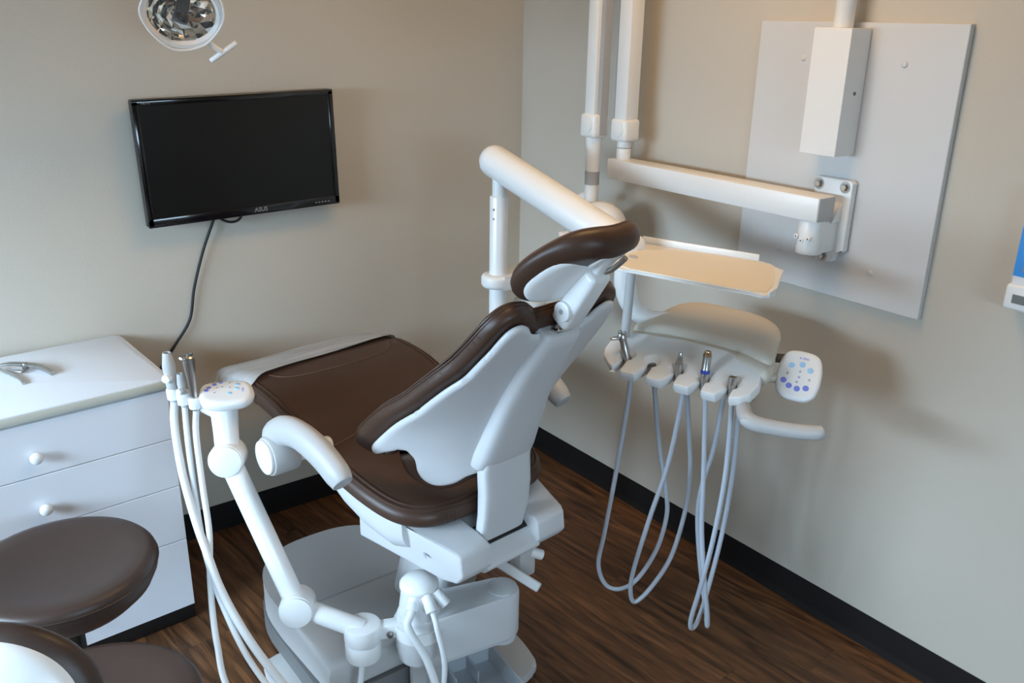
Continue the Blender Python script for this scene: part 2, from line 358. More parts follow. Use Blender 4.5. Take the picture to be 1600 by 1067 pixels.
# ------------------------------------------------------------------ room shell
def build_room():
    x0, x1, y0, y1, h = ROOM['x0'], ROOM['x1'], ROOM['y0'], ROOM['y1'], ROOM['h']; t = 0.12
    struct('wall_back', b2(x0-t, x1+t, y1, y1+t, -0.05, h), 'paint', smooth=0)
    struct('wall_right', b2(x1, x1+t, y0-t, y1, -0.05, h), 'paint', smooth=0)
    wf = join(b2(x0-t, WIN2['x0'], y0-t, y0, -0.05, h), b2(WIN2['x1'], x1+t, y0-t, y0, -0.05, h),
              b2(WIN2['x0'], WIN2['x1'], y0-t, y0, -0.05, WIN2['z0']), b2(WIN2['x0'], WIN2['x1'], y0-t, y0, WIN2['z1'], h))
    struct('wall_front', wf, 'paint', smooth=0)
    wl = join(b2(x0-t, x0, y0, WIN['y0'], -0.05, h), b2(x0-t, x0, WIN['y1'], y1, -0.05, h),
              b2(x0-t, x0, WIN['y0'], WIN['y1'], -0.05, WIN['z0']), b2(x0-t, x0, WIN['y0'], WIN['y1'], WIN['z1'], h))
    struct('wall_left', wl, 'paint', smooth=0)
    struct('ceiling', b2(x0-t, x1+t, y0-t, y1+t, h, h+0.1), 'ceiling', smooth=0)
    fl = struct('floor', b2(x0-t, x1+t, y0-t, y1+t, -0.06, -0.008), 'dark_grey', smooth=0)
    # planks, laid a few degrees off the wall
    pw, pl, an = 0.152, 1.22, math.radians(5)
    ca, sa = math.cos(an), math.sin(an)
    def clip(poly):
        for ax, lim, sg in ((0, x0, 1), (0, x1, -1), (1, y0, 1), (1, y1, -1)):
            out = []
            for i in range(len(poly)):
                a, b = poly[i-1], poly[i]; da, db = sg*(a[ax]-lim), sg*(b[ax]-lim)
                if (da >= 0) != (db >= 0):
                    s = da/(da-db); out.append((a[0]+s*(b[0]-a[0]), a[1]+s*(b[1]-a[1])))
                if db >= 0: out.append(b)
            poly = out
            if not poly: return []
        return poly
    for i in range(-18, 18):
        sh = (i*0.437) % 1.0*pl
        for j in range(-6, 6):
            a0, a1, c0, c1 = i*pw, (i+1)*pw-0.0006, j*pl+sh, (j+1)*pl+sh-0.0006
            quad = [(a0, c0), (a1, c0), (a1, c1), (a0, c1)]
            quad = [(-1.2+a*ca-c*sa, -1.4+a*sa+c*ca) for a, c in quad]
            q = clip(quad)
            if len(q) < 3: continue
            A = 0.5*abs(sum(q[k-1][0]*q[k][1]-q[k][0]*q[k-1][1] for k in range(len(q))))
            if A < 0.002: continue
            mx = sum(p[0] for p in q)/len(q); my = sum(p[1] for p in q)/len(q)
            loc = [((p[0]-mx)*ca+(p[1]-my)*sa, -(p[0]-mx)*sa+(p[1]-my)*ca) for p in q]
            o = obj('plank', prism(loc, -0.008, 0.0), 'plank_wood', fl, smooth=0)
            o.location = (mx, my, 0); o.rotation_euler = (0, 0, an)
    # cove base with toe
    def cove(name, side):
        prof = [(0, 0), (0.017, 0), (0.015, 0.005), (0.008, 0.012), (0.0045, 0.022), (0.004, 0.098), (0.002, 0.1016), (0, 0.1016)]
        if side == 'right': secs = [[(x1-d, y, z) for d, z in prof] for y in (y0, y1)]
        else: secs = [[(x, y1-d, z) for d, z in prof] for x in (x0, x1)]
        struct(name, loft(secs), 'rubber_base', smooth=30)
    cove('baseboard_right', 'right'); cove('baseboard_back', 'back')
    # windows in the left wall and in the front wall, out of the picture
    def window(name, M, a, b, za, zb):
        # built in a local frame: x along the wall, y out of the room
        wn = bpy.data.objects.new(name, None); COL.objects.link(wn); wn['kind'] = 'structure'; wn.matrix_world = M
        m = (a+b)/2
        fr = join(b2(a, b, .03, .10, za, za+.05), b2(a, b, .03, .10, zb-.05, zb), b2(a, a+.05, .03, .10, za, zb), b2(b-.05, b, .03, .10, za, zb), b2(m-.025, m+.025, .03, .10, za, zb))
        obj('window_frame', fr, 'white_enamel', wn, smooth=0)
        obj('window_sill', b2(a-.04, b+.04, -.06, .02, za-.03, za, .005), 'white_enamel', wn)
        for p, q in ((a+.05, m-.025), (m+.025, b-.05)):
            obj('pane', b2(p, q, .062, .066, za+.05, zb-.05), 'window_glass', wn, smooth=0)
    window('window_1', basis((x0, 0, 0), (0, 1, 0), (-1, 0, 0), (0, 0, 1)), WIN['y0'], WIN['y1'], WIN['z0'], WIN['z1'])
    window('window_2', basis((0, y0, 0), (-1, 0, 0), (0, -1, 0), (0, 0, 1)), -WIN2['x1'], -WIN2['x0'], WIN2['z0'], WIN2['z1'])
build_room()

# ------------------------------------------------------------------ ceiling light (warm)
def ceiling_light():
    for cx, cy in ((-0.85, -1.4),):
        t = thing('ceiling_light', 'square warm white ceiling light panel above the dental chair', 'ceiling light', (cx, cy, ROOM['h']))
        fr = join(b2(-.6, .6, -.3, -.27, -.05, 0), b2(-.6, .6, .27, .3, -.05, 0), b2(-.6, -.57, -.27, .27, -.05, 0), b2(.57, .6, -.27, .27, -.05, 0))
        obj('frame', fr, 'white_enamel', t, smooth=0)
        obj('diffuser', b2(-.57, .57, -.27, .27, -.03, -.02), 'diffuser', t, smooth=0)
        area('ceiling_lamp', (cx, cy, ROOM['h']-0.06), (0, 0, 0), 1.1, 0.5, CEIL_POWER, CEIL_COL)
ceiling_light()

# ------------------------------------------------------------------ dental chair
K, ZL = 0.92, 0.1457            # chair size and how far it is raised
def Q(v, u, z): return (K*v, K*u, K*z+ZL)
SEAT_U = [.0, .09, .2, .35, .5, .65, .8, .95, 1.1, 1.2, 1.3]
SEAT_Z = [.505, .520, .532, .560, .588, .622, .660, .668, .635, .605, .57]
def seat_z(u): return interp(u, SEAT_U, SEAT_Z)
_su = np.linspace(-.05, 1.3, 136); _sz = np.interp(_su, SEAT_U, SEAT_Z)
for _ in range(14): _sz = np.concatenate([[_sz[0]], 0.25*_sz[:-2]+0.5*_sz[1:-1]+0.25*_sz[2:], [_sz[-1]]])
def seat_zs(u): return interp(u, _su, _sz)
def seat_map(dz):
    def f(v, u, h):
        s = (seat_zs(u+.01)-seat_zs(u-.01))/.02; n = 1/math.sqrt(1+s*s)
        return Q(v, u-s*n*(h+dz), seat_zs(u)+n*(h+dz))
    return f
BU_Z = [.55, .62, .70, .80, .90, 1.0, 1.10, 1.20]
BU_U = [.075, .062, .045, .010, -.030, -.083, -.150, -.215]
_bz = np.linspace(.5, 1.25, 76); _bu = np.interp(_bz, BU_Z, BU_U)
for _ in range(14): _bu = np.concatenate([[_bu[0]], 0.25*_bu[:-2]+0.5*_bu[1:-1]+0.25*_bu[2:], [_bu[-1]]])
_wz = np.linspace(.5, 1.25, 76); _ww = np.interp(_wz, [.5, .66, .70, .77, .83, .88, .955, 1.01, 1.085, 1.15, 1.25], [.25, .25, .235, .19, .15, .107, .073, .05, .025, .015, .01])
for _ in range(4): _ww = np.concatenate([[_ww[0]], 0.25*_ww[:-2]+0.5*_ww[1:-1]+0.25*_ww[2:], [_ww[-1]]])
def back_pt(v, z): return Vector((v, interp(z, _bz, _bu)+interp(z, _wz, _ww)*min(abs(v)/.272, 1.25)**2.2, z))
def back_map(dn):
    def f(v, z, h):
        e = .012; p = back_pt(v, z)
        n = (back_pt(v, z+e)-back_pt(v, z-e)).cross(back_pt(v+e, z)-back_pt(v-e, z)).normalized()
        if n.y < 0: n = -n
        q = p+n*(h+dn); return Q(*q)
    return f

def build_chair():
    t = thing('dental_chair', 'white dental chair with dark brown leather seat, back and headrest', 'dental chair', (-1.069, -1.371, 0), math.radians(5))
    # seat cushion
    half = [(0, 1.265), (.16, 1.263), (.25, 1.25), (.308, 1.20), (.325, 1.08), (.322, .86), (.318, .66), (.312, .46), (.302, .30), (.275, .185), (.225, .118), (.15, .09), (0, .082)]
    ol = smooth2(mirror(half), 5)
    seat = obj('seat', pad(ol, seat_map(0), .040, .030, .05, .022), 'leather', t)
    # piping seams and stitching along the cushion rim
    for ins, r in ((.018, .0045), (.030, .0035)):
        rim = offset(ol, -ins); hh = .040*math.sqrt(max(0, 1-(1-ins/.05)**2)); f = seat_map(0)
        obj('piping', tube([f(a, b, hh+.0005) for a, b in rim]+[f(*rim[0], hh+.0005)], r, n=1, seg=6, smoothp=False), 'leather', seat)
    for pts in ([(-.235, .93), (-.20, .885), (-.12, .865), (0, .86), (.12, .865), (.20, .885), (.25, .95)], [(-.26, .50), (-.1, .53), (.1, .53), (.26, .50)]):
        P = catmull([Vector((a, b, 0)) for a, b in pts], 10); f = seat_map(0)
        obj('stitching', tube([f(q.x, q.y, .0405) for q in P], .0016, seg=5, smoothp=False), 'stitch', seat)
    # clear film over the toe end
    tol = smooth2([(-.325, .915), (-.24, .935), (-.10, .955), (.05, .965), (.2, .98), (.325, 1.0), (.335, 1.18), (.29, 1.262), (.16, 1.278), (0, 1.28), (-.16, 1.278), (-.29, 1.262), (-.335, 1.18)], 5)
    def film_map(v, u, h):
        d = min(polydist(ol, [(v, u)])[0] if inside(ol, (v, u)) else 0, .05)
        hh = .040*math.sqrt(max(0, 1-(1-d/.05)**2))
        return seat_map(0)(v, u, hh+.011+h+.002*math.sin(31*u+9*v))
    obj('toe_cover', pad(tol, film_map, .0008, .0008, .012, .02), 'clear_film', t, label='clear plastic film over the toe end')
    # seat pan below the cushion
    secs = []
    for u, wd, dp in ((.17, .25, .11), (.22, .272, .13), (.32, .285, .135), (.42, .288, .125), (.50, .286, .095), (.56, .282, .085), (.64, .28, .09), (.70, .282, .06), (.78, .285, .03), (.95, .29, .022), (1.10, .285, .018), (1.17, .25, .012)):
        zt = seat_zs(u)-.022; s = []
        for i in range(25):
            a = PI*i/24; ca = math.cos(a); sa = math.sin(a)
            s.append(Q(wd*math.copysign(abs(ca)**.45, ca), u, zt-dp*abs(sa)**.6))
        secs.append(s)
    obj('seat_pan', loft(secs), 'white_satin', t, smooth=50)
    # rear mechanism cover: two shoulders and a sloped slot between them
    def ex(prof, v0, v1, bev):
        bm = bmesh.new(); A = [bm.verts.new(Q(v0, u, z)) for u, z in prof]; B = [bm.verts.new(Q(v1, u, z)) for u, z in prof]; n = len(prof)
        for i in range(n): bm.faces.new((A[i], A[(i+1) % n], B[(i+1) % n], B[i]))
        bm.faces.new(A[::-1]); bm.faces.new(B)
        if bev: bmesh.ops.bevel(bm, geom=list(bm.edges), offset=bev, segments=3, affect='EDGES', profile=0.5, clamp_overlap=True)
        return bm
    sh = [(.40, .53), (.17, .497), (.0, .478), (-.018, .468), (-.026, .41), (.0, .378), (.06, .362), (.40, .36)]
    mid = [(.40, .52), (.17, .485), (.055, .462), (-.016, .405), (-.022, .392), (.0, .37), (.06, .355), (.40, .355)]
    def ex_side(s):
        bm = bmesh.new(); n = len(sh)
        A = [bm.verts.new(Q(s*.085, u, z)) for u, z in sh]
        B = [bm.verts.new(Q(s*(.196+(.05 if u > .15 else 0)), u, z)) for u, z in sh]
        for i in range(n): bm.faces.new((A[i], A[(i+1) % n], B[(i+1) % n], B[i]))
        bm.faces.new(A[::-1]); bm.faces.new(B)
        bmesh.ops.bevel(bm, geom=list(bm.edges), offset=.009, segments=3, affect='EDGES', profile=0.5, clamp_overlap=True); return bm
    obj('rear_cover', join(ex_side(-1), ex_side(1), ex(mid, -.10, .10, .006)), 'white_satin', t, smooth=24)
    obj('slot_shade', join(ex([(.072, .478), (.022, .441), (.026, .433), (.076, .468)], -.0845, .0845, 0)), 'black_plastic', t, smooth=0)  # black strip painting the shade of the gap around the strut foot
    obj('recline_sticker', box(*Q(-.225, .10, .435), .002, .018, .006, rz=-.3), 'btn_grey', t, smooth=0)
    # back strut
    S = []
    for z, u, hw, th in ((.425, .05, .078, .018), (.47, .045, .082, .02), (.53, .032, .085, .022), (.60, .028, .086, .024), (.67, .032, .086, .024), (.74, .02, .08, .02)):
        ring = []
        for i in range(24):
            a = 2*PI*i/24; ca, sa = math.cos(a), math.sin(a)
            ring.append(Q(hw*math.copysign(abs(ca)**.3, ca), u+th*math.copysign(abs(sa)**.5, sa), z))
        S.append(ring)
    obj('back_strut', loft(S), 'white_satin', t, smooth=50)
    # back shell, cushion and spine
    hb = [(0, 1.115), (.06, 1.112), (.092, 1.120), (.118, 1.146), (.15, 1.158), (.180, 1.142), (.196, 1.09), (.214, 1.01), (.243, .955), (.264, .88), (.272, .83), (.275, .77), (.274, .717), (.262, .697), (.245, .715), (.229, .727), (.212, .712), (.200, .687), (.190, .647), (.174, .622), (.152, .612), (.12, .62), (.08, .645), (0, .655)]
    so = smooth2(mirror(hb), 4)
    back = obj('back_shell', pad(so, back_map(0), .008, .012, .014, .018), 'white_satin', t, smooth=50)
    uo = offset(offset(so, .016), .016)
    cush = obj('back_cushion', pad(uo, back_map(.036), .024, .026, .016, .02), 'leather', t, smooth=60)
    for ins, hh in ((-.0005, .003), (.0015, .012)):
        rim = offset(uo, -ins); f = back_map(.036)
        obj('piping', tube([f(a, b, hh) for a, b in rim]+[f(*rim[0], hh)], .0028, seg=6, smoothp=False), 'leather', cush)
    S = []
    for z, hw, th in ((.675, .094, .022), (.685, .098, .036), (.72, .098, .044), (.80, .092, .046), (.90, .084, .044), (1.0, .076, .042), (1.08, .068, .04), (1.108, .064, .036), (1.118, .058, .026)):
        c = back_pt(0, z); n = Vector((0, -.88, -.42)) if z > .8 else Vector((0, -.97, -.2)); ring = []
        for i in range(28):
            a = 2*PI*i/28; ca, sa = math.cos(a), math.sin(a)
            y = th*math.copysign(abs(sa)**.55, sa)
            ring.append(Q(hw*math.copysign(abs(ca)**.55, ca), c.y+n.y*y, z+n.z*y))
        S.append(ring)
    spine = obj('spine_cover', loft(S), 'white_satin', t, smooth=60)
    # headrest
    hc = Vector((0, -.243, 1.287)); ax = Vector((0, -.69, .724)); nn = Vector((0, .724, .69))
    def hr(dn):
        return lambda v, s, h: Q(*(hc+Vector((v, 0, 0))+ax*s+nn*(h*(1.0 if h > 0 else 1.0+.9*min(max((s-.03)/.06, 0), 1))+dn+.045*(v/.15)**2)))
    ho = smooth2(mirror([(0, .134), (.05, .132), (.092, .113), (.122, .070), (.146, .0), (.152, -.06), (.138, -.11), (.105, -.135), (.055, -.127), (0, -.108)]), 5)
    hp = obj('headrest', pad(ho, hr(0), .030, .019, .034, .014), 'leather', t, smooth=60)
    rim = offset(ho, -.012); f = hr(0); hh = .030*math.sqrt(1-(1-.012/.034)**2)
    obj('piping', tube([f(a, b, hh+.0008) for a, b in rim]+[f(*rim[0], hh+.0008)], .0022, seg=6, smoothp=False), 'stitch', hp)
    hs = smooth2(mirror([(0, .030), (.05, .040), (.092, .046), (.118, .018), (.132, -.03), (.134, -.072), (.120, -.103), (.095, -.118), (.05, -.108), (0, -.09)]), 5)
    obj('headrest_shell', pad(hs, hr(-.018), .004, .007, .012, .014), 'white_plastic', t, smooth=50)
    # tilting headrest bracket: boxy hinge body, chrome glide bar, knuckle
    def qv(v, u, z): return Vector(Q(v, u, z))
    def oriented(p0, p1, wx, wy, bev):
        L = (p1-p0).length; bm = box(0, 0, L/2, wx, wy, L, bev, 3); bm.transform(frame_to(p0, p1, Vector((0, 1, 0)))); return bm
    obj('glide_bar', join(oriented(qv(0, -.165, 1.085), qv(0, -.205, 1.20), .05, .012, .003), box(*Q(0, -.178, 1.118), .062, .020, .006, .002)), 'chrome', t)
    hb_ = obj('hinge_body', oriented(qv(0, -.180, 1.135), qv(0, -.276, 1.283), .060, .052, .012), 'white_plastic', t)
    obj('pivot_cap', cyl(qv(-.042, -.207, 1.175), qv(-.026, -.207, 1.175), .025*K, .003), 'white_plastic', hb_)
    obj('pivot_screw', cyl(qv(-.0435, -.207, 1.175), qv(-.04, -.207, 1.175), .006, .001, 14), 'band_grey', hb_)
    obj('knuckle', join(oriented(qv(0, -.262, 1.262), qv(0, -.300, 1.325), .032, .026, .008), box(*Q(0, -.300, 1.312), .075, .05, .01, .004, mtx=Matrix.Rotation(-.64, 4, 'X'))), 'white_plastic', t)
    obj('release_lever', tube([qv(.01, -.275, 1.272), qv(.02, -.305, 1.29), qv(.02, -.34, 1.322)], .006, seg=8), 'steel', t)
    # left armrest: white end cap, grey hub and sweeping arm
    A = lambda v, u, z: Vector(Q(v, u, z))
    def armrest(s):
        hub = obj('armrest_hub', cyl(A(s*.385, .505, .655), A(s*.468, .505, .655), .053, .008), 'arm_grey', t)
        obj('end_cap', cyl(A(s*.466, .505, .655), A(s*.477, .505, .655), .046, .005), 'white_plastic', hub)
        pts = [A(s*.425, .535, .66), A(s*.425, .525, .700), A(s*.42, .47, .735), A(s*.415, .39, .745), A(s*.41, .30, .728), A(s*.405, .23, .695), A(s*.405, .205, .676)]
        obj('armrest', tube(pts, .03, n=8, seg=16, radii=[.026, .032, .032, .031, .031, .030, .024], sy=1.25), 'arm_grey', t, smooth=60)
        obj('armrest_mount', cyl(A(s*.27, .505, .625), A(s*.39, .505, .65), .028, .004), 'white_plastic', t)
    armrest(-1); armrest(1)
    # lift column between base and seat
    S = []
    for z, u, hw, hd in ((.0, .42, .10, .12), (.2, .36, .10, .12), (.38, .32, .10, .12), (.50, .30, .10, .12)):
        S.append([Q(hw*math.copysign(abs(math.cos(a))**.5, math.cos(a))+.03, u+hd*math.copysign(abs(math.sin(a))**.5, math.sin(a)), z) for a in [2*PI*i/24 for i in range(24)]])
    obj('lift_arm', loft(S), 'white_satin', t, smooth=50)
    # floor base in room coordinates: domed grey cover on a plate, two rear pads
    def arch(x0, x1, yn, yf, k=1.0):
        xm = (x0+x1)/2; hw = (x1-x0)/2; P = [(x1, yn), ]
        P = []
        for i in range(25):
            a = PI*i/24; c = math.cos(a)
            P.append((xm+hw*math.copysign(abs(c)**.75, c), yf-.30+.30*abs(math.sin(a))**.75))
        return P+[(x0, yn), (x1, yn)]
    bc = arch(-1.492, -1.0, -1.14, -.505)
    cover = obj('base_cover', prism(bc, .075, .18, .035, 5), 'grey_plastic', t, True, smooth=50)
    obj('cover_seam', b2(-1.45, -1.04, -.853, -.845, .15, .1803), 'band_grey', cover, True, smooth=0)
    obj('toe_kick', prism(arch(-1.497, -.995, -1.14, -.500), .012, .077, .002), 'dark_grey', t, True)
    obj('base_plate', prism(smooth2([(-1.56, -.83), (-1.40, -.80), (-.95, -.80), (-.89, -.85), (-.895, -1.0), (-.92, -1.2), (-1.5, -1.25), (-1.56, -1.1)], 4), 0.0, .016, .005), 'grey_plastic', t, True)
    obj('floor_pad', prism(smooth2([(-1.03, -1.07), (-.90, -1.13), (-.885, -1.16), (-.905, -1.28), (-.935, -1.315), (-1.06, -1.33), (-1.10, -1.22)], 4), .004, .035, .008), 'grey_plastic', t, True)
    lv = oriented(Vector((-1.115, -1.345, .500)), Vector((-1.037, -1.456, .437)), .026, .012, .005)
    obj('foot_lever', lv, 'arm_grey', t, True)
    obj('hydraulic_block', box(-1.000, -1.335, .455, .055, .05, .11, .008), 'grey_plastic', t, True)
    obj('hydraulic_fitting', cyl((-.985, -1.35, .47), (-.955, -1.365, .455), .014, .003), 'white_enamel', t, True)
build_chair()

# ------------------------------------------------------------------ support link and assistant's arm
def build_assistant():
    t = thing('assistant_arm', 'white jointed assistant arm with keypad and hose holders', 'dental arm', (-1.27, -1.24, 0))
    P = Vector((-1.265, -1.235, 0)); E = Vector((-1.03, -1.285, 0))
    obj('link_body', stadium((P.x, P.y), (E.x, E.y), .062, .190, .338, .012, .048), 'white_satin', t, True)
    obj('link_foot', cyl((E.x, E.y, .172), (E.x, E.y, .195), .042, .004), 'white_satin', t, True)
    obj('link_cap', cyl((E.x, E.y, .335), (E.x, E.y, .341), .043, .002), 'arm_grey', t, True)
    obj('support_pole', cyl((P.x+.05, P.y+.05, 0.01), (P.x+.05, P.y+.05, .2), .05, .004), 'grey_plastic', t, True)
    obj('post', lathe([(0, 0), (.058, 0), (.066, .03), (.068, .10), (.060, .11), (.060, .125), (.057, .13), (.048, .20), (.046, .212), (0, .212)], (P.x, P.y, .20), (P.x, P.y, 1.2)), 'white_satin', t, True, smooth=40)
    cap = obj('post_cap', lathe([(.046, 0), (.052, .008), (.051, .018), (.040, .030), (.020, .037), (0, .039)], (P.x, P.y, .405), (P.x, P.y, 1.4)), 'white_plastic', t, True, smooth=60)
    pr = [Vector((-1.298, -1.262, .392)), Vector((-1.270, -1.292, .394)), Vector((-1.236, -1.290, .396))]
    for q in pr:
        d = (q-Vector((P.x, P.y, q.z))).normalized(); d = (d*.8+Vector((0, 0, -.75))).normalized()
        pt = obj('hose_port', cyl(q-d*.02, q+d*.022, .0155, .003, 20), 'white_plastic', t, True)
        obj('collar', cyl(q+d*.004, q+d*.026, .0165, .002, 20), 'hose_light', pt, True)
    ends = []
    for q in pr:
        d = (q-Vector((P.x, P.y, q.z))).normalized(); d = (d*.8+Vector((0, 0, -.75))).normalized()
        ends.append([tuple(q+d*.06+Vector((0, 0, -.012))), tuple(q+d*.035), tuple(q+d*.012)])
    # band, clamp and screw
    c = Vector((-1.405, -1.175, 0))
    dv = (Vector((c.x, c.y, 0))-P).normalized()
    br = box(0, 0, 0, (c-P).length-.03, .036, .042, .006, 2); br.transform(Matrix.Translation(((c.x+P.x)/2, (c.y+P.y)/2, .290)) @ Matrix.Rotation(math.atan2(dv.y, dv.x), 4, 'Z'))
    obj('clamp', join(br, lathe([(.050, 0), (.0705, .0), (.0705, .036), (.050, .036)], (P.x, P.y, .272), (P.x, P.y, 1))), 'white_plastic', t, True)
    sd = Vector((dv.y, -dv.x, 0)); sd = sd if sd.y < 0 else -sd
    sp = P+dv*.082+Vector((0, 0, .285))
    obj('screw', lathe([(0, 0), (.008, 0), (.010, .004), (.008, .010), (.004, .012), (0, .012)], sp+sd*.016, sp+sd*1.0, 16), 'dull_metal', t, True)
    obj('elbow', cyl((c.x, c.y, .268), (c.x, c.y, .318), .049, .006, 36), 'white_plastic', t, True)
    obj('elbow_lower', cyl((c.x, c.y, .212), (c.x, c.y, .266), .048, .008, 36), 'white_plastic', t, True)
    J1 = Vector((-1.530, -1.055, .355)); J2 = Vector((-1.602, -.842, .724)); T = Vector((-1.585, -.80, .86))
    a = Vector((c.x, c.y, .298))
    obj('lower_link', cyl(a, a+(J1-a)*.86, .0265, .004, 24), 'white_plastic', t, True)
    fd = Vector((-.50, -.84, .12)).normalized()
    for n_, J in (('lower_joint', J1), ('upper_joint', J2)):
        j = obj(n_, cyl(J-fd*.036, J+fd*.036, .0455, .005, 36), 'white_plastic', t, True)
        obj('joint_cap', cyl(J+fd*.033, J+fd*.0425, .0425, .004, 36), 'white_plastic', j, True)
    obj('arm_tube', cyl(J1, J2, .029, .004, 28), 'white_plastic', t, True)
    obj('neck', lathe([(.030, 0), (.032, .03), (.0325, .07), (.034, .10), (.036, .13), (.038, .15)], J2, T), 'white_plastic', t, True, smooth=40)
    # keypad head
    kc = Vector((-1.577, -.800, .882)); kx = Vector((.93, -.36, 0)).normalized(); ky = Vector((.34, .90, .16)).normalized(); kz = kx.cross(ky).normalized(); ky = kz.cross(kx)
    ko = smooth2([(.072, -.01), (.055, .045), (.0, .055), (-.05, .05), (-.066, .02), (-.06, -.035), (-.02, -.058), (.035, -.056), (.062, -.04)], 5)
    km = lambda a_, b_, h: kc+kx*a_+ky*b_+kz*h
    kp = obj('keypad', pad(ko, km, .011, .022, .016, .012), 'white_plastic', t, True, smooth=60)
    def button(x, y, r, m): obj('button', cyl(km(x, y, .0105), km(x, y, .0122), r, .0004, 14), m, kp, True)
    for x, y in ((-.048, .008), (-.042, .020), (-.028, .034), (-.012, .042)): button(x, y, .0058, 'btn_blue')
    for x, y in ((.030, .026), (.028, .006), (.010, -.014)): button(x, y, .0062, 'btn_cyan')
    for x, y in ((-.022, .018), (.010, .036), (.010, .014), (-.028, -.006), (-.008, .020)): button(x, y, .0026, 'btn_grey')
    obj('logo', text_mesh('a·dec', .0095, basis(km(.043, -.002, .0112), ky, -kx, kz)), 'btn_blue', kp, True, smooth=0)
    # holder bar with three clips
    h0 = Vector((-1.59, -.80, .835)); h1 = Vector((-1.688, -.700, .885))
    obj('holder_bar', tube([h0, h0+(h1-h0)*.5, h1], .022, seg=18, radii=[.026, .021, .017]), 'white_plastic', t, True, smooth=60)
    clips = [Vector((-1.672, -.705, .885)), Vector((-1.655, -.732, .876)), Vector((-1.634, -.756, .868))]
    side = Vector((-.62, -.60, 0)).normalized()
    C = []
    for q in clips:
        k = q+side*.022
        obj('holder_clip', lathe([(.010, 0), (.0155, 0), (.0165, .012), (.0165, .026), (.0150, .030), (.010, .030), (.010, 0)], k+Vector((0, 0, -.016)), k+Vector((0, 0, 1)), 20), 'white_plastic', t, True)
        C.append(k)
    # hanging instruments, each with its hose
    pts = {
     's1': [(-1.702, -.750, .80), (-1.715, -.818, .699), (-1.717, -.888, .602), (-1.715, -.946, .537), (-1.71, -1.014, .459), (-1.69, -1.094, .375), (-1.66, -1.18, .30), (-1.60, -1.30, .19), (-1.50, -1.42, .09), (-1.38, -1.45, .05), (-1.30, -1.40, .10), (-1.300, -1.335, .24)]+ends[0],
     's2': [(-1.683, -.785, .784), (-1.695, -.831, .679), (-1.708, -.891, .582), (-1.715, -.95, .501), (-1.713, -1.032, .414), (-1.694, -1.15, .31), (-1.64, -1.28, .21), (-1.54, -1.40, .10), (-1.40, -1.43, .06), (-1.31, -1.38, .11), (-1.268, -1.36, .23)]+ends[1],
     's3': [(-1.668, -.812, .793), (-1.683, -.869, .674), (-1.695, -.921, .572), (-1.72, -.971, .477), (-1.738, -1.02, .398), (-1.749, -1.067, .336), (-1.755, -1.13, .26), (-1.72, -1.24, .14), (-1.62, -1.30, .06), (-1.52, -1.27, .06), (-1.44, -1.205, .13), (-1.412, -1.180, .205)]}
    L1 = 'grey suction handpiece with round valve knob, thickest of the three on the assistant holder'
    L2 = 'short slim saliva ejector with tiny valve knob in the assistant holder'
    L3 = 'steel air water syringe with angled tip beside the assistant keypad'
    up = Vector((-.02, .03, 1)).normalized()
    # suction
    k = C[0]; s = thing('suction_handpiece', L1, 'handpiece', tuple(k+Vector((0, 0, -.05))))
    obj('body', lathe([(0, -.03), (.011, -.03), (.012, .0), (.014, .02), (.0145, .035), (.013, .045), (.016, .06), (.0165, .075), (.0115, .108), (.0105, .112), (.0085, .112), (.0085, .10), (0, .10)], k, k+up, 24), 'arm_grey', s, True, smooth=40)
    obj('valve_knob', cyl(k+up*.047+side*.008, k+up*.047+side*.026, .0115, .003, 20), 'soft_white', s, True)
    obj('hose', tube([tuple(k+up*-.025)]+pts['s1'], .0105, n=8, seg=14), 'hose_light', s, True)
    k = C[1]; s = thing('saliva_ejector', L2, 'handpiece', tuple(k+Vector((0, 0, -.05))))
    obj('body', lathe([(0, -.03), (.0085, -.03), (.009, .0), (.010, .018), (.0088, .028), (.0105, .042), (.0075, .068), (.0055, .068), (.0055, .06), (0, .06)], k, k+up, 20), 'arm_grey', s, True, smooth=40)
    obj('valve_knob', cyl(k+up*.024+side*.006, k+up*.024+side*.020, .0075, .002, 16), 'soft_white', s, True)
    obj('hose', tube([tuple(k+up*-.025)]+pts['s2'], .0075, n=8, seg=12), 'hose_light', s, True)
    k = C[2]; s = thing('air_water_syringe', L3, 'handpiece', tuple(k+Vector((0, 0, -.05))))
    obj('body', lathe([(0, -.03), (.008, -.03), (.0095, .0), (.0105, .04), (.0115, .065), (.0145, .095), (.0155, .112), (.0155, .124), (.012, .128), (0, .128)], k, k+up, 24), 'steel', s, True, smooth=40)
    obj('tip', cyl(k+up*.120+side*.004, k+up*.134+side*.034, .0055, .001, 14), 'chrome', s, True)
    for dx in (-.005, .006): obj('trigger', cyl(k+up*.126+Vector((dx+.004, dx*.5, 0)), k+up*.133+Vector((dx+.004, dx*.5, 0)), .0045, .001, 12), 'dark_grey', s, True)
    obj('hose', tube([tuple(k+up*-.025)]+pts['s3'], .0080, n=8, seg=12), 'hose_light', s, True)
    # utility tray below the link
    b = thing('hose_bin', 'shallow clear plastic bin on the chair base below the support link', 'bin', (-1.12, -1.30, .036))
    def wall(x0, x1, y0, y1, z0, z1): return b2(x0, x1, y0, y1, z0, z1, .002)
    bm = join(wall(-.13, .09, -.12, .10, 0, .006), wall(-.13, -.124, -.12, .10, 0, .07), wall(.084, .09, -.12, .10, 0, .07), wall(-.13, .09, .094, .10, 0, .07), wall(-.13, .09, -.12, -.114, 0, .07),
              wall(-.06, -.055, .02, .10, 0, .05), wall(.01, .015, .02, .10, 0, .05))
    bm.transform(Matrix.Rotation(-.12, 4, 'Z'))
    obj('tray', bm, 'clear_bin', b, smooth=0)
build_assistant()

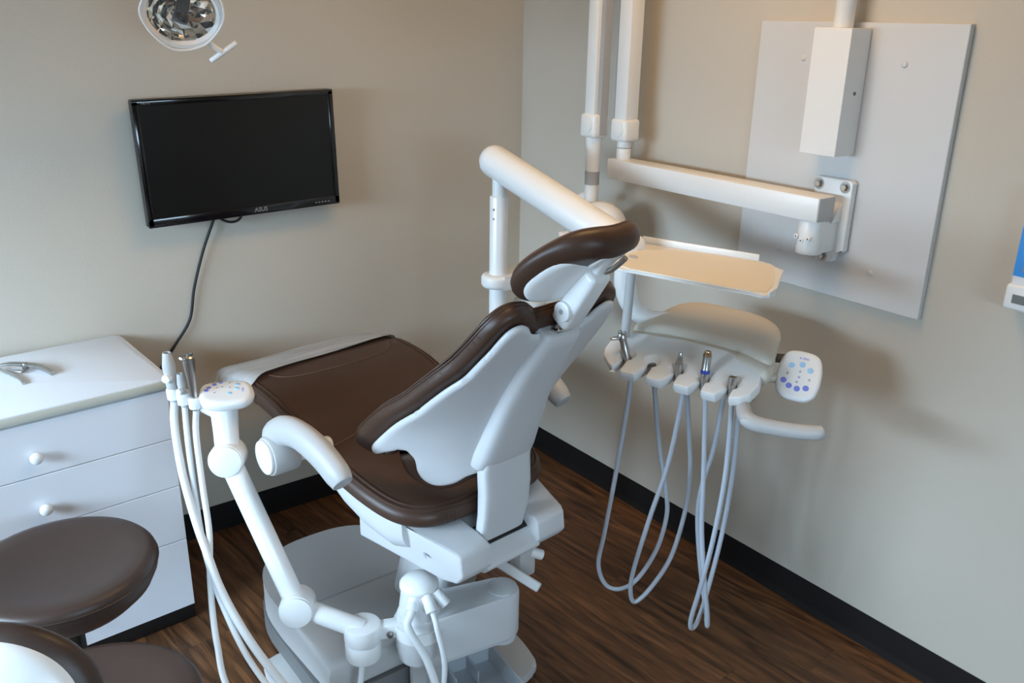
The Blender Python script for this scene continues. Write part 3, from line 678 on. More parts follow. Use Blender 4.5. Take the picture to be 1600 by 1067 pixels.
# ------------------------------------------------------------------ delivery unit
HO = Vector((-.585, -1.496, .94)); HA = math.radians(-71)
HW = Vector((math.cos(HA), math.sin(HA), 0)); HB = Vector((-math.sin(HA), math.cos(HA), 0)); HZ = Vector((0, 0, 1))
TL = .40
def hp(a, b, z): return HO+HW*a+HB*b+HZ*z
PN = (HZ-HB*TL).normalized(); PB = (HB+HZ*TL).normalized()
def build_delivery():
    t = thing('delivery_unit', 'white dental delivery unit with arm, tray, keypad and row of handpiece holders', 'delivery unit', (-.613, -.684, 0))
    px, py = -.613, -.684
    obj('pole', cyl((px, py, 0.0), (px, py, 1.285), .0295, .004), 'white_plastic', t, True)
    obj('pole_foot', lathe([(0, 0), (.10, 0), (.105, .012), (.06, .03), (.035, .05), (0, .05)], (px, py, 0.0), (px, py, 1)), 'white_plastic', t, True)
    obj('pole_neck', cyl((px, py, 1.28), (px, py, 1.36), .022, .002), 'white_plastic', t, True)
    for z in (1.245, 1.215): obj('pole_screw', cyl((px-.0275, py-.010, z), (px-.031, py-.0115, z), .0035, .0005, 10), 'band_grey', t, True)
    obj('support_arm', join(stadium((px-.005, py), (px+.17, py-.02), .052, .985, 1.03, .014), ), 'white_enamel', t, True)
    obj('support_knob', lathe([(0, 0), (.07, 0), (.09, .02), (.08, .045), (.05, .06), (.055, .075), (.02, .085), (.02, .14), (0, .14)], (px+.12, py-.02, .85), (px+.12, py-.02, 2)), 'white_enamel', t, True, smooth=40)
    A0 = Vector((-.609, -.628, 1.395)); A1 = Vector((-.535, -1.215, 1.205)); d = (A1-A0).normalized(); L = (A1-A0).length
    obj('flex_arm', lathe([(0, -.022), (.020, -.020), (.036, -.012), (.047, .004), (.051, .022), (.051, L-.02), (.046, L+.004), (.030, L+.02), (0, L+.025)], A0, A1, 36), 'white_plastic', t, True, smooth=60)
    obj('knuckle_tube', tube([(-.537, -1.20, 1.185), (-.543, -1.200, 1.115), (-.522, -1.206, 1.046), (-.470, -1.222, 1.000), (-.40, -1.25, .985), (-.33, -1.30, .98)], .028, seg=20, radii=[.034, .032, .028, .027, .026, .026]), 'white_plastic', t, True, smooth=60)
    # control head: soft grey-beige top, body, tilted white holder panel
    po = smooth2([(-.215, .10), (-.205, .20), (-.205, .33), (-.165, .41), (-.08, .428), (.05, .405), (.13, .335), (.17, .20), (.19, .07), (.10, .105), (-.01, .122), (-.12, .118)], 5)
    obj('pad_top', pad(po, lambda a, b, h: hp(a, b, .050+h), .022, .02, .03, .02), 'beige_pad', t, True, smooth=60)
    bo = smooth2([(-.245, .075), (-.235, .115), (-.20, .20), (-.19, .33), (-.15, .40), (-.07, .415), (.05, .39), (.12, .32), (.165, .20), (.20, .08), (.196, .03), (.14, .05), (.05, .075), (-.06, .08), (-.17, .07)], 5)
    def body_map(a, b, h): return hp(a, b, .030+h*(1 if h > 0 else .6+.4*min(max((b-.05)/.2, 0), 1)))
    obj('head_body', pad(bo, body_map, .022, .06, .03, .02), 'beige_pad', t, True, smooth=60)
    # holder panel with keyhole slots
    outl = [(-.242, -.019), (-.213, -.046), (-.183, -.062)]
    holes = [(-.179, .003), (-.103, .0), (-.024, -.003), (.052, -.01), (.126, -.008)]
    R = .0125
    for hx, hy in holes:
        fy = -.066; sw = .0075; cy = hy-.004
        outl += [(hx-sw-.020, fy), (hx-sw-.016, fy+.001), (hx-sw-.007, fy+.018), (hx-sw, fy+.030), (hx-sw, cy-.011)]
        for i in range(13):
            a = math.radians(232-284*i/12); outl.append((hx+R*math.cos(a), cy+R*math.sin(a)))
        outl += [(hx+sw, cy-.011), (hx+sw, fy+.026), (hx+sw, fy+.010), (hx+sw+.0015, fy+.003), (hx+sw+.005, fy)]
    outl += [(.165, -.055), (.184, -.034), (.193, .005), (.184, .048), (.142, .085), (.06, .108), (-.06, .113), (-.20, .10), (-.236, .082), (-.252, .045), (-.252, .01)]
    M = basis(HO+HZ*.004, HW, PB, PN)
    clean = []
    for q in outl:
        if not clean or (Vector(q)-Vector(clean[-1])).length > .0012: clean.append(q)
    dense = []
    for p_, q_ in zip(clean, clean[1:]+clean[:1]):
        n_ = max(1, int(math.hypot(q_[0]-p_[0], q_[1]-p_[1])/.004))
        dense += [(p_[0]+(q_[0]-p_[0])*k/n_, p_[1]+(q_[1]-p_[1])*k/n_) for k in range(n_)]
    clean = dense
    def panel_map(a, b, h):
        d = min(math.hypot(a-q[0], b-q[1]-.001) for q in holes)/.0255
        return M @ Vector((a, b, h-(.007*(1-d**4)*min(1, h/.010) if d < 1 and h > 0 else 0)))
    pn = obj('holder_panel', pad(clean, panel_map, .012, .018, .0045, .0042, rings=(.2, .6, 1.0)), 'white_plastic', t, True, smooth=32)
    # under-panel holder bar
    obj('holder_bar', prism([(-.22, .0), (-.22, .07), (.17, .07), (.18, .0)], -.05, -.012, .01, 3, M), 'grey_plastic', t, True)
    # tray on its post
    obj('tray_post', tube([hp(-.215, .052, .045), hp(-.21, .05, .16), hp(-.20, .04, .28)], .013, seg=16), 'arm_grey', t, True)
    tz = .275
    to = [(-.201, -.076), (-.226, -.05), (-.28, .17), (-.266, .214), (.088, .225), (.120, .214), (.135, .190), (.165, .175), (.216, -.04), (.208, -.07), (.195, -.08), (.165, -.07), (-.150, -.066), (-.170, -.076)]
    M2 = basis(hp(0, 0, tz), HW, HB, HZ)
    tr = obj('tray', prism(to, -.008, .0, .002, 2, M2), 'white_enamel', t, True)
    ins = offset(to, -.006)
    obj('tray_liner', prism(ins, -.001, .0022, 0, 1, M2), 'cream_liner', tr, True, smooth=0)
    rimb = box(-.089, .222, .008, .345, .006, .020, .002); rimb.transform(M2)
    riml = box(.212, -.055, .004, .006, .05, .012, .002); riml.transform(M2)
    obj('tray_rim', rimb, 'white_enamel', tr, True); obj('tray_rim', riml, 'white_enamel', tr, True)
    # keypad on its stalk
    kc = Vector((-.375, -1.690, .955)); kz = Vector((-.60, -.45, .66)).normalized()
    kx = HZ.cross(kz).normalized(); kx = (kx*math.cos(-.12)+kz.cross(kx)*math.sin(-.12)); ky = kz.cross(kx)
    km = lambda a, b, h: kc+kx*a+ky*b+kz*h
    obj('keypad_stalk', cyl(hp(.15, .09, .0), km(-.02, -.012, -.014), .0125, .003, 20), 'beige_pad', t, True)
    ko = smooth2([(0, .066), (.036, .060), (.052, .034), (.056, -.01), (.050, -.050), (.030, -.070), (0, -.073), (-.030, -.070), (-.050, -.050), (-.056, -.01), (-.052, .034), (-.036, .060)], 4)
    kp = obj('keypad', pad(ko, km, .009, .014, .012, .012), 'white_plastic', t, True, smooth=60)
    def bt(x, y, r, m): obj('button', cyl(km(x, y, .0086), km(x, y, .0100), r, .0004, 16), m, kp, True)
    for x, y in ((-.024, .019), (.002, .026), (.024, .014)): bt(x, y, .0078, 'btn_cyan')
    for x, y in ((-.036, -.026), (-.020, -.038), (.001, -.042), (.022, -.036)): bt(x, y, .0078, 'btn_blue')
    for x, y in ((0, .006), (-.030, -.005), (.026, -.012), (-.003, -.024), (0, -.010)): bt(x, y, .0032, 'btn_grey')
    obj('logo', text_mesh('a·dec', .012, basis(km(.004, .044, .0092), kx, ky, kz)), 'btn_blue', kp, True, smooth=0)
    # handle
    h0 = hp(.165, -.03, -.035); h1 = hp(.20, -.075, -.050); h2 = hp(.27, -.055, -.060); h3 = hp(.345, -.025, -.062); h4 = hp(.362, -.012, -.058)
    hd_ = obj('handle', tube([h0, h1, h2, h3, h4], .018, seg=18, radii=[.018, .021, .0195, .019, .016]), 'arm_grey', t, True, smooth=60)
    bn = hp(.196, -.0945, -.048); obj('brake_button', lathe([(0, .003), (.012, .0), (.014, -.003)], bn, bn-HB*1.0+HZ*.1, 20, 1.0, .7), 'arm_grey', hd_, True)
    # connector stubs at the back right corner
    for i in range(3): obj('connector', cyl(hp(.14+.005*i, .27-.03*i, .0+.006*i), hp(.205+.005*i, .29-.03*i, .004+.006*i), .008, .002, 14), 'dark_grey', t, True)
    # handpieces
    paths = {
     'A': [(-.654, -1.356, .89), (-.646, -1.32, .627), (-.655, -1.292, .382), (-.652, -1.27, .256), (-.628, -1.279, .177), (-.596, -1.311, .163), (-.562, -1.349, .206), (-.528, -1.386, .316), (-.512, -1.401, .429), (-.514, -1.395, .513), (-.526, -1.361, .67), (-.536, -1.332, .86), (-.534, -1.325, .93)],
     'B': [(-.605, -1.5, .891), (-.612, -1.48, .685), (-.618, -1.432, .482), (-.622, -1.389, .287), (-.607, -1.369, .191), (-.586, -1.37, .147), (-.555, -1.398, .197), (-.52, -1.439, .319), (-.494, -1.454, .47), (-.492, -1.458, .598), (-.497, -1.446, .716), (-.503, -1.427, .86), (-.503, -1.425, .93)],
     'C': [(-.584, -1.561, .89), (-.578, -1.577, .659), (-.567, -1.579, .507), (-.552, -1.593, .353), (-.528, -1.6, .217), (-.51, -1.59, .163), (-.497, -1.567, .205), (-.49, -1.527, .323), (-.481, -1.492, .463), (-.48, -1.494, .567), (-.472, -1.516, .696), (-.468, -1.528, .86), (-.468, -1.530, .93)],
     'D': [(-.561, -1.628, .899), (-.559, -1.632, .773), (-.56, -1.631, .649), (-.556, -1.61, .458), (-.555, -1.583, .293), (-.543, -1.556, .185), (-.526, -1.546, .134), (-.503, -1.549, .151), (-.48, -1.556, .263), (-.455, -1.566, .46), (-.452, -1.575, .672), (-.454, -1.568, .86), (-.454, -1.567, .93)]}
    upv = (HZ*.94+HB*.10-HB*.0).normalized()
    def at(i): q = holes[i]; return M @ Vector((q[0], q[1]-.004, .006))
    lab = ['steel air water syringe with angled nozzle in the delivery unit holder', 'short ribbed steel coupler in the middle delivery unit holder',
           'steel handpiece motor with blue ring in the delivery unit holder', 'open steel coupler socket in the end holder beside the handle']
    def hose(s, key, k): obj('hose', tube([tuple(k-upv*.02)]+paths[key], .0068, n=8, seg=12), 'hose_grey', s, True)
    k = at(0); s = thing('air_water_syringe', lab[0], 'handpiece', tuple(k)); dl = (-HB*.6-HW*.6+HZ*.05).normalized(); u2 = (HZ*.93-HW*.30+HB*.02).normalized()
    obj('body', lathe([(0, -.03), (.008, -.03), (.0105, .0), (.0115, .022), (.0100, .044), (.0115, .050), (.0130, .060), (.0105, .067), (0, .067)], k, k+u2, 22), 'steel', s, True, smooth=40)
    obj('tip', cyl(k+u2*.056, k+u2*.052+dl*.034, .006, .001, 14), 'chrome', s, True)
    for sg in (-1, 1): obj('trigger', cyl(k+u2*.064+HW*.007*sg+HB*.004, k+u2*.073+HW*.007*sg+HB*.004, .0052, .001, 12), 'dull_metal', s, True)
    hose(s, 'A', k)
    k = at(2); s = thing('handpiece_coupler', lab[1], 'handpiece', tuple(k))
    obj('body', lathe([(0, -.03), (.0075, -.03), (.0105, .0), (.0115, .016), (.0115, .022), (.009, .023), (.0095, .030), (.0075, .031), (.008, .038), (.0055, .040), (.0058, .047), (.0045, .051), (0, .052)], k, k+upv, 22), 'steel', s, True, smooth=30)
    hose(s, 'B', k)
    k = at(3); s = thing('handpiece_motor', lab[2], 'handpiece', tuple(k))
    b_ = obj('body', lathe([(0, -.03), (.008, -.03), (.0105, .0), (.012, .012), (.012, .028), (.0115, .030), (.0115, .062), (0, .062)], k, k+upv, 22), 'steel', s, True, smooth=30)
    obj('ring', cyl(k+upv*.016, k+upv*.026, .0124, .0005, 22), 'blue_ring', s, True)
    obj('nose', lathe([(.0115, 0), (.0115, .006), (.009, .010), (.0085, .014), (.005, .014), (.005, .010), (0, .010)], k+upv*.062, k+upv*2, 22), 'gold_metal', s, True, smooth=30)
    hose(s, 'C', k)
    k = at(4); s = thing('handpiece_coupler', lab[3], 'handpiece', tuple(k))
    obj('body', lathe([(0, -.03), (.008, -.03), (.0105, .0), (.0118, .012), (.0118, .022), (.0095, .024), (.0075, .022), (.0075, .006), (0, .006)], k, k+upv, 22), 'steel', s, True, smooth=30)
    hose(s, 'D', k)
build_delivery()

# ------------------------------------------------------------------ monitor and its cable
def build_monitor():
    W_, H_ = .658, .392; cx, cy, cz = -1.203, -.08, 1.377
    t = thing('monitor', 'black widescreen computer monitor mounted high on the beige wall', 'monitor', (cx, cy, cz), 0)
    t.rotation_euler = (0, math.radians(-1.0), 0)
    obj('housing', box(0, .022, 0, W_, .034, H_, .006, 3), 'black_plastic', t)
    bz = .0; yf = 0.0
    bw, bb = .019, .030
    fr = join(b2(-W_/2, W_/2, yf, yf+.01, H_/2-bw, H_/2, .003), b2(-W_/2, W_/2, yf, yf+.01, -H_/2, -H_/2+bb, .003),
              b2(-W_/2, -W_/2+bw, yf, yf+.01, -H_/2+.004, H_/2-.004, .003), b2(W_/2-bw, W_/2, yf, yf+.01, -H_/2+.004, H_/2-.004, .003))
    bez = obj('bezel', fr, 'black_gloss', t)
    obj('screen', b2(-W_/2+bw-.002, W_/2-bw+.002, yf+.003, yf+.008, -H_/2+bb-.002, H_/2-bw+.002), 'screen', t, smooth=0)
    fm = lambda x, z: basis((x, yf-.0004, z), (1, 0, 0), (0, 0, 1), (0, -1, 0))
    lt = text_mesh('ASUS', .020, fm(.038, -H_/2+.0155), .0003); obj('logo', lt, 'logo_silver', bez, smooth=0)
    obj('badge', text_mesh('HDMI', .0105, fm(-W_/2+.040, H_/2-.0105), .0001), 'print_grey', bez, smooth=0)
    for i in range(5): obj('button', b2(.235+i*.012, .241+i*.012, yf-.0006, yf+.002, -H_/2+.012, -H_/2+.015), 'print_grey', bez, smooth=0)
    obj('wall_mount', join(b2(-.06, .06, .035, .05, -.06, .06, .003), b2(-.05, .05, .066, .0795, -.06, .06, .002), b2(-.02, .02, .045, .07, -.03, .03)), 'black_plastic', t)
    c = obj('monitor_cable', tube([(-1.29, -.035, 1.215), (-1.309, -.025, 1.165), (-1.349, -.018, 1.071), (-1.391, -.012, .945), (-1.418, -.012, .836), (-1.476, -.012, .756), (-1.535, -.013, .68), (-1.575, -.014, .60), (-1.59, -.03, .35), (-1.60, -.03, .12), (-1.62, -.04, .012)], .0048, n=8, seg=10), 'cable')
    tag(c, 'thin black cable hanging from the monitor down the wall', 'cable')
    c = obj('signal_cable', tube([(-1.31, -.042, 1.205), (-1.295, -.046, 1.178), (-1.262, -.048, 1.160), (-1.228, -.048, 1.166), (-1.20, -.04, 1.205)], .0042, n=8, seg=10), 'cable')
    tag(c, 'short black cable loop under the monitor bottom edge', 'cable')
build_monitor()

# ------------------------------------------------------------------ drawer cabinet and forceps
def build_cabinet():
    Wd, Dp, Ht = .70, .462, .83
    t = thing('drawer_cabinet', 'white laminate drawer cabinet with round white knobs and dark plinth', 'cabinet', (-1.662, -.012, 0), math.radians(3.0))
    obj('carcass', b2(-Wd, 0, -Dp+.02, 0, .055, Ht-.03, .001), 'laminate', t, smooth=0)
    obj('plinth', b2(-Wd+.01, .004, -Dp+.01, -.02, .0, .055, .006), 'black_plastic', t)
    top = [(-Wd-.01, 0)]
    for cx, cy, a0 in ((-.012, -.02, 90), (-.012, -Dp-.0, 0)):
        pass
    ol = [(-Wd-.01, -Dp-.012), (-.008, -Dp-.012)]+[(-.008+.02*math.sin(math.radians(a)), -Dp+.008-.02*math.cos(math.radians(a))) for a in range(15, 91, 15)]
    ol += [(.012, -.045)]+[(-.013+.025*math.cos(math.radians(a)), -.025+.025*math.sin(math.radians(a))) for a in range(15, 91, 15)]+[(-Wd-.01, 0)]
    obj('worktop', prism(ol, Ht-.027, Ht, .002, 2), 'laminate', t)
    edge = [(-Wd-.012, -Dp-.0135), (-.008, -Dp-.0135)]+[(-.008+.0215*math.sin(math.radians(a)), -Dp+.008-.0215*math.cos(math.radians(a))) for a in range(15, 91, 15)]+[(.0135, -Dp+.06), (-.1, -Dp+.06), (-Wd-.012, -Dp+.06)]
    obj('worktop_edge', prism(edge, Ht-.024, Ht-.003, .001, 1), 'laminate_edge', t)
    obj('shadow_rail', b2(-Wd, 0, -Dp+.004, -Dp+.03, Ht-.042, Ht-.027), 'laminate_edge', t, smooth=0)
    zs = [.058, .298, .482, .638, .794]
    for z0, z1 in zip(zs, zs[1:]):
        d = obj('drawer', b2(-Wd+.001, -.001, -Dp-.002, -Dp+.019, z0+.0012, z1-.0012, .0012, 1), 'laminate', t)
        zk = z0+(z1-z0)*.40 if z1 > .5 else (z0+z1)/2
        obj('knob', lathe([(0, 0), (.007, 0), (.007, .010), (.013, .014), (.017, .020), (.017, .025), (.012, .031), (0, .033)], (-.365, -Dp-.0015, zk), (-.365, -Dp-1, zk), 24), 'white_plastic', d, smooth=60)
    # rubber dam forceps lying on the worktop
    z = Ht
    f = thing('clamp_forceps', 'small steel clamp forceps lying on the white cabinet top', 'forceps', (-1.97, -.19, z))
    p0 = Vector((-2.02, -.135, z)); pj = Vector((-1.945, -.185, z))
    obj('upper_handle', tube([p0+Vector((0, 0, .012)), Vector((-1.985, -.155, z+.019)), pj+Vector((0, 0, .017)), Vector((-1.915, -.215, z+.013)), Vector((-1.893, -.268, z+.006))], .005, seg=10, radii=[.004, .006, .0075, .0085, .0075], sy=1.2), 'steel', f, True)
    obj('lower_handle', tube([p0+Vector((.004, -.012, .008)), Vector((-1.995, -.21, z+.008)), Vector((-1.978, -.262, z+.006)), Vector((-1.975, -.300, z+.0045))], .004, seg=10), 'steel', f, True)
    obj('spring', tube([Vector((-1.99, -.17, z+.008)), Vector((-1.965, -.21, z+.007)), pj+Vector((0.0, -.012, .01))], .003, seg=8), 'dull_metal', f, True)
    obj('hinge', cyl(pj+Vector((-.004, 0, .004)), pj+Vector((-.004, 0, .024)), .009, .002, 16), 'dull_metal', f, True)
    obj('jaw', tube([p0+Vector((0, 0, .010)), p0+Vector((-.018, .004, .012)), p0+Vector((-.026, -.006, .007)), p0+Vector((-.010, -.012, .006))], .0038, seg=8), 'steel', f, True)
build_cabinet()

# ------------------------------------------------------------------ stools
def seat_profile(R):
    return [(0, -.085), (R*.62, -.083), (R*.80, -.068), (R*.92, -.042), (R*.985, -.012), (R, .008), (R*.99, .020), (R*.955, .029), (R*.88, .032), (R*.72, .026), (R*.5, .016), (R*.25, .010), (0, .009)]
def stool_base(t, zseat, casters=5):
    obj('gas_column', cyl((0, 0, .09), (0, 0, zseat-.083), .025, .003), 'black_plastic', t)
    obj('hub', lathe([(0, 0), (.045, 0), (.05, .03), (.03, .05), (0, .05)], (0, 0, .06), (0, 0, 1)), 'chrome', t)
    for i in range(casters):
        a = 2*PI*i/casters+.3; c, s = math.cos(a), math.sin(a)
        leg = obj('leg', tube([(0.03*c, .03*s, .085), (.12*c, .12*s, .078), (.20*c, .20*s, .066)], .016, seg=10, radii=[.018, .015, .012]), 'chrome', t)
        obj('caster', join(cyl((.20*c-.016*s, .20*s+.016*c, .026), (.20*c-.004*s, .20*s+.004*c, .026), .026, .004, 18), cyl((.20*c+.004*s, .20*s-.004*c, .026), (.20*c+.016*s, .20*s-.016*c, .026), .026, .004, 18), cyl((.20*c, .20*s, .03), (.20*c, .20*s, .065), .008, .001, 10)), 'black_plastic', leg)
def build_stools():
    R = .218; zs = .545
    t = thing('stool', 'round dark brown leather stool without backrest beside the drawer cabinet', 'stool', (-2.03, -.85, 0))
    S = lathe(seat_profile(R), (0, 0, zs), (0, 0, 2), 56, 1.0, 1.0)
    seat = obj('seat', S, 'stool_leather', t, smooth=60)
    obj('seam', tube([(R*1.0*math.cos(a), R*1.0*math.sin(a), zs+.008) for a in [2*PI*i/64 for i in range(65)]], .0018, seg=5, smoothp=False), 'stool_leather', seat)
    stool_base(t, zs)
    # second stool with a white-shelled backrest towards the viewer
    zs2 = .485; cx, cy = -2.08, -1.33; R2 = .215
    t = thing('backrest_stool', 'brown leather stool with white shelled round backrest', 'stool', (cx, cy, 0))
    seat = obj('seat', lathe(seat_profile(R2), (0, 0, zs2), (0, 0, 2), 56), 'stool_leather', t, smooth=60)
    stool_base(t, zs2)
    bd = Vector((-.62, -.78, 0)).normalized(); bx = Vector((-bd.y, bd.x, 0)); bx = -bx
    up = (Vector((0, 0, 1))-bd*.30).normalized(); bn = bx.cross(up).normalized()
    bn = bn if bn.dot(bd) > 0 else -bn
    bc = Vector((0, 0, 0))+bd*.262+Vector((0, 0, .765))
    def bm_(dn): return lambda a, b, h: bc+bx*a+up*b+bn*(h+dn-1.4*a*a-.5*b*b)
    oo = smooth2(mirror([(0, .135), (.065, .127), (.125, .093), (.162, .035), (.170, -.03), (.142, -.095), (.08, -.13), (0, -.138)]), 5)
    bk = obj('backrest', pad(oo, bm_(0), .022, .030, .030, .018), 'stool_leather', t, smooth=60)
    obj('back_shell', pad(offset(offset(oo, -.010), -.010), bm_(.020), .022, .01, .06, .018), 'white_plastic', t, smooth=60)
    obj('back_stem', tube([(0, 0, zs2-.10), tuple(bd*.17+Vector((0, 0, zs2-.11))), tuple(bd*.262+Vector((0, 0, zs2+.02))), tuple(bd*.285+Vector((0, 0, .66)))], .014, seg=12, sy=1.5), 'black_plastic', t)
build_stools()

# ------------------------------------------------------------------ x-ray board, box, arm
def build_xray():
    t = thing('mounting_board', 'large white mounting board fixed flat on the right wall', 'board', (-.01, -1.48, 1.066))
    obj('panel', b2(-.02, 0, -1.792, -1.171, 1.066, 1.820, .0015, 1), 'board', t, True, smooth=20)
    for y, z in ((-1.33, 1.721), (-1.638, 1.719), (-1.322, 1.166), (-1.635, 1.161)):
        obj('screw_cap', lathe([(.0085, 0), (.0085, .0015), (.006, .004), (0, .005)], (-.02, y, z), (-1, y, z), 16), 'board', t, True)
    b = thing('junction_box', 'tall white metal junction box on the mounting board below a white pipe', 'box', (-.065, -1.474, 1.475))
    obj('cover', b2(-.112, -.021, -1.532, -1.418, 1.475, 1.805, .002, 2), 'white_enamel', b, True, smooth=20)
    obj('screw', cyl((-.062, -1.5315, 1.64), (-.062, -1.535, 1.64), .005, .001, 12), 'dark_grey', b, True)
    p = obj('conduit_pipe', cyl((-.065, -1.473, 1.805), (-.065, -1.473, ROOM['h']-.001), .0255, .001, 28), 'white_enamel')
    tag(p, 'white vertical conduit pipe rising from the junction box to the ceiling', 'pipe')
    x = thing('xray_arm', 'white wall mounted dental x-ray unit with folding arm', 'x-ray unit', (-.05, -1.49, 1.17))
    # wall bracket: outline in (y, z)
    pl = [(-1.438, 1.400), (-1.446, 1.408), (-1.55, 1.408), (-1.558, 1.400), (-1.556, 1.208), (-1.528, 1.200), (-1.524, 1.172), (-1.470, 1.170), (-1.462, 1.20), (-1.44, 1.21)]
    M = basis((0, 0, 0), (0, 1, 0), (0, 0, 1), (1, 0, 0))
    br = obj('wall_bracket', prism(pl, -.046, -.021, .004, 2, M), 'white_enamel', x, True)
    for y, z in ((-1.452, 1.388), (-1.536, 1.388), (-1.494, 1.184)):
        bo = obj('bolt', lathe([(.0105, 0), (.0105, .006), (.008, .009), (0, .009)], (-.047, y, z), (-1, y, z), 6), 'chrome', br, True, smooth=20)
        obj('washer', lathe([(0, 0), (.0165, 0), (.0165, .002), (0, .002)], (-.045, y, z), (-1, y, z), 24), 'steel', br, True)
    obj('pivot_sleeve', join(cyl((-.118, -1.495, 1.203), (-.118, -1.495, 1.300), .036, .004), b2(-.118, -.04, -1.529, -1.462, 1.206, 1.296, .004)), 'white_enamel', x, True)
    gus = [(-.045, 1.29), (-.045, 1.345), (-.085, 1.29)]
    obj('gusset', prism([(q[0], q[1]) for q in gus], -1.535, -1.455, .002, 1, basis((0, 0, 0), (1, 0, 0), (0, 0, 1), (0, 1, 0))), 'white_enamel', x, True)
    for dy, dz in ((-.018, .048), (.004, .040), (.022, .050)): obj('set_screw', cyl((-.150, -1.495+dy, 1.203+dz), (-.157, -1.495+dy, 1.203+dz), .007, .001, 14), 'soft_white', x, True)
    for dy, dz in ((-.018, .048), (.004, .040), (.022, .050)): obj('screw_recess', cyl((-.1565, -1.495+dy, 1.203+dz), (-.1575, -1.495+dy, 1.203+dz), .003, .0003, 10), 'dark_grey', x, True)
    bar = obj('horizontal_arm', b2(-.158, -.083, -1.533, -.690, 1.300, 1.368, .003, 2), 'white_enamel', x, True)
    obj('end_plug', b2(-.156, -.085, -1.5355, -1.532, 1.302, 1.366, .001), 'arm_grey', bar, True)
    # first scissor arm above the bar's far end
    yB, xB = -.728, -.12
    obj('swivel', join(cyl((xB, yB, 1.366), (xB, yB, 1.405), .024, .002), cyl((xB, yB, 1.407), (xB, yB, 1.43), .0245, .002)), 'white_enamel', x, True)
    def knuckle(xc, yc, z0, z1, nm):
        k = obj(nm, box(xc, yc, (z0+z1)/2, .070, .076, z1-z0, .012, 3), 'white_enamel', x, True)
        obj('knuckle_cap', cyl((xc-.034, yc, (z0+z1)/2+.004), (xc-.038, yc, (z0+z1)/2+.004), .026, .002), 'white_enamel', k, True)
    knuckle(xB, yB, 1.428, 1.503, 'lower_knuckle')
    a1 = obj('scissor_arm', join(b2(xB-.028, xB+.028, yB-.030, yB+.026, 1.49, 2.10, .003)), 'white_enamel', x, True)
    obj('inner_channel', b2(xB-.018, xB+.018, yB+.027, yB+.040, 1.50, 2.08), 'band_grey', a1, True, smooth=0)
    # second arm hangs down again from the top elbow
    xA, yA = -.18, -.640
    obj('top_elbow', join(b2(xB-.05, xB+.04, yB-.05, yA+.05, 2.06, 2.14, .012, 3), b2(xA-.04, xB+.02, yA-.045, yA+.045, 2.06, 2.14, .012, 3)), 'white_enamel', x, True)
    a2 = obj('scissor_arm', b2(xA-.026, xA+.026, yA-.024, yA+.024, 1.50, 2.10, .003), 'white_enamel', x, True)
    obj('inner_channel', b2(xA-.012, xA+.020, yA-.042, yA-.0245, 1.445, 2.08), 'band_grey', a2, True, smooth=0)
    knuckle(xA, yA, 1.435, 1.515, 'head_knuckle')
    obj('drop_tube', lathe([(.030, 0), (.026, .04), (.0245, .115), (.0245, .22)], (xA, yA, 1.437), (xA, yA, -1)), 'white_enamel', x, True, smooth=40)
    obj('friction_band', lathe([(.0255, 0), (.0255, .046)], (xA, yA, 1.320), (xA, yA, 1.0)), 'band_grey', x, True)
    # tube head in its yoke
    hc = Vector((xA-.02, yA-.075, 1.13))
    yk = [Vector((xA, yA, 1.225)), Vector((xA-.01, yA+.045, 1.215)), Vector((xA-.012, yA+.07, 1.16)), Vector((xA-.012, yA+.07, 1.09))]
    obj('yoke', tube([Vector((xA, yA-.005, 1.235))]+yk[1:], .018, seg=14, sy=.8), 'white_enamel', x, True, smooth=60)
    ha = Vector((-.45, -.55, .30)).normalized()
    obj('tube_head', lathe([(0, -.12), (.05, -.118), (.078, -.10), (.088, -.07), (.09, .0), (.088, .055), (.075, .085), (.045, .10), (0, .102)], hc, hc+ha, 36), 'white_enamel', x, True, smooth=60)
    def face_label(z_, aa, w_, h_, m):
        pass
    ux = ha.cross(Vector((0, 0, 1))).normalized(); uz = ux.cross(ha).normalized()
    for a, off, wd, hh in ((-10, .03, .022, .010), (25, .02, .018, .05)):
        rdir = (uz*math.cos(math.radians(a))+ux*math.sin(math.radians(a)))
        tx = ha.cross(rdir)
        q = hc+ha*off+rdir*.0892
        bm = box(0, 0, 0, wd, hh, .003); bm.transform(basis(q, tx, ha, rdir))
        obj('printed_label', bm, 'band_grey', x, True, smooth=0)
    obj('side_knob', cyl(hc-Vector((-.01, -.10, 0))+Vector((-.02, .05, -.05)), hc+Vector((-.04, .17, -.055)), .018, .003), 'white_enamel', x, True)
build_xray()

# ------------------------------------------------------------------ control box at the right
def build_control_box():
    y1 = -2.014; y0 = y1-.16
    t = thing('wall_control_box', 'white wall control box with blue label and small grey display', 'control box', (-.03, (y0+y1)/2, 1.165))
    obj('lower_housing', b2(-.060, 0, y0, y1, 1.168, 1.232, .008, 3), 'white_plastic', t, True)
    obj('upper_housing', b2(-.052, 0, y0+.004, y1-.004, 1.222, 1.46, .008, 3), 'white_plastic', t, True)
    lb = obj('blue_label', b2(-.0535, -.0515, y0+.012, y1-.0075, 1.252, 1.382), 'label_blue', t, True, smooth=0)
    obj('label_text', join(*[b2(-.0542, -.0534, y1-.075, y1-.028, z, z+.014) for z in (1.266, 1.29, 1.315)]), 'print_grey', lb, True, smooth=0)
    d = obj('display', b2(-.0615, -.0595, y1-.050, y1-.020, 1.187, 1.209, .0006, 1), 'lcd', t, True)
    obj('display_edge', b2(-.0618, -.0595, y1-.053, y1-.050, 1.187, 1.209), 'dark_grey', d, True, smooth=0)
build_control_box()

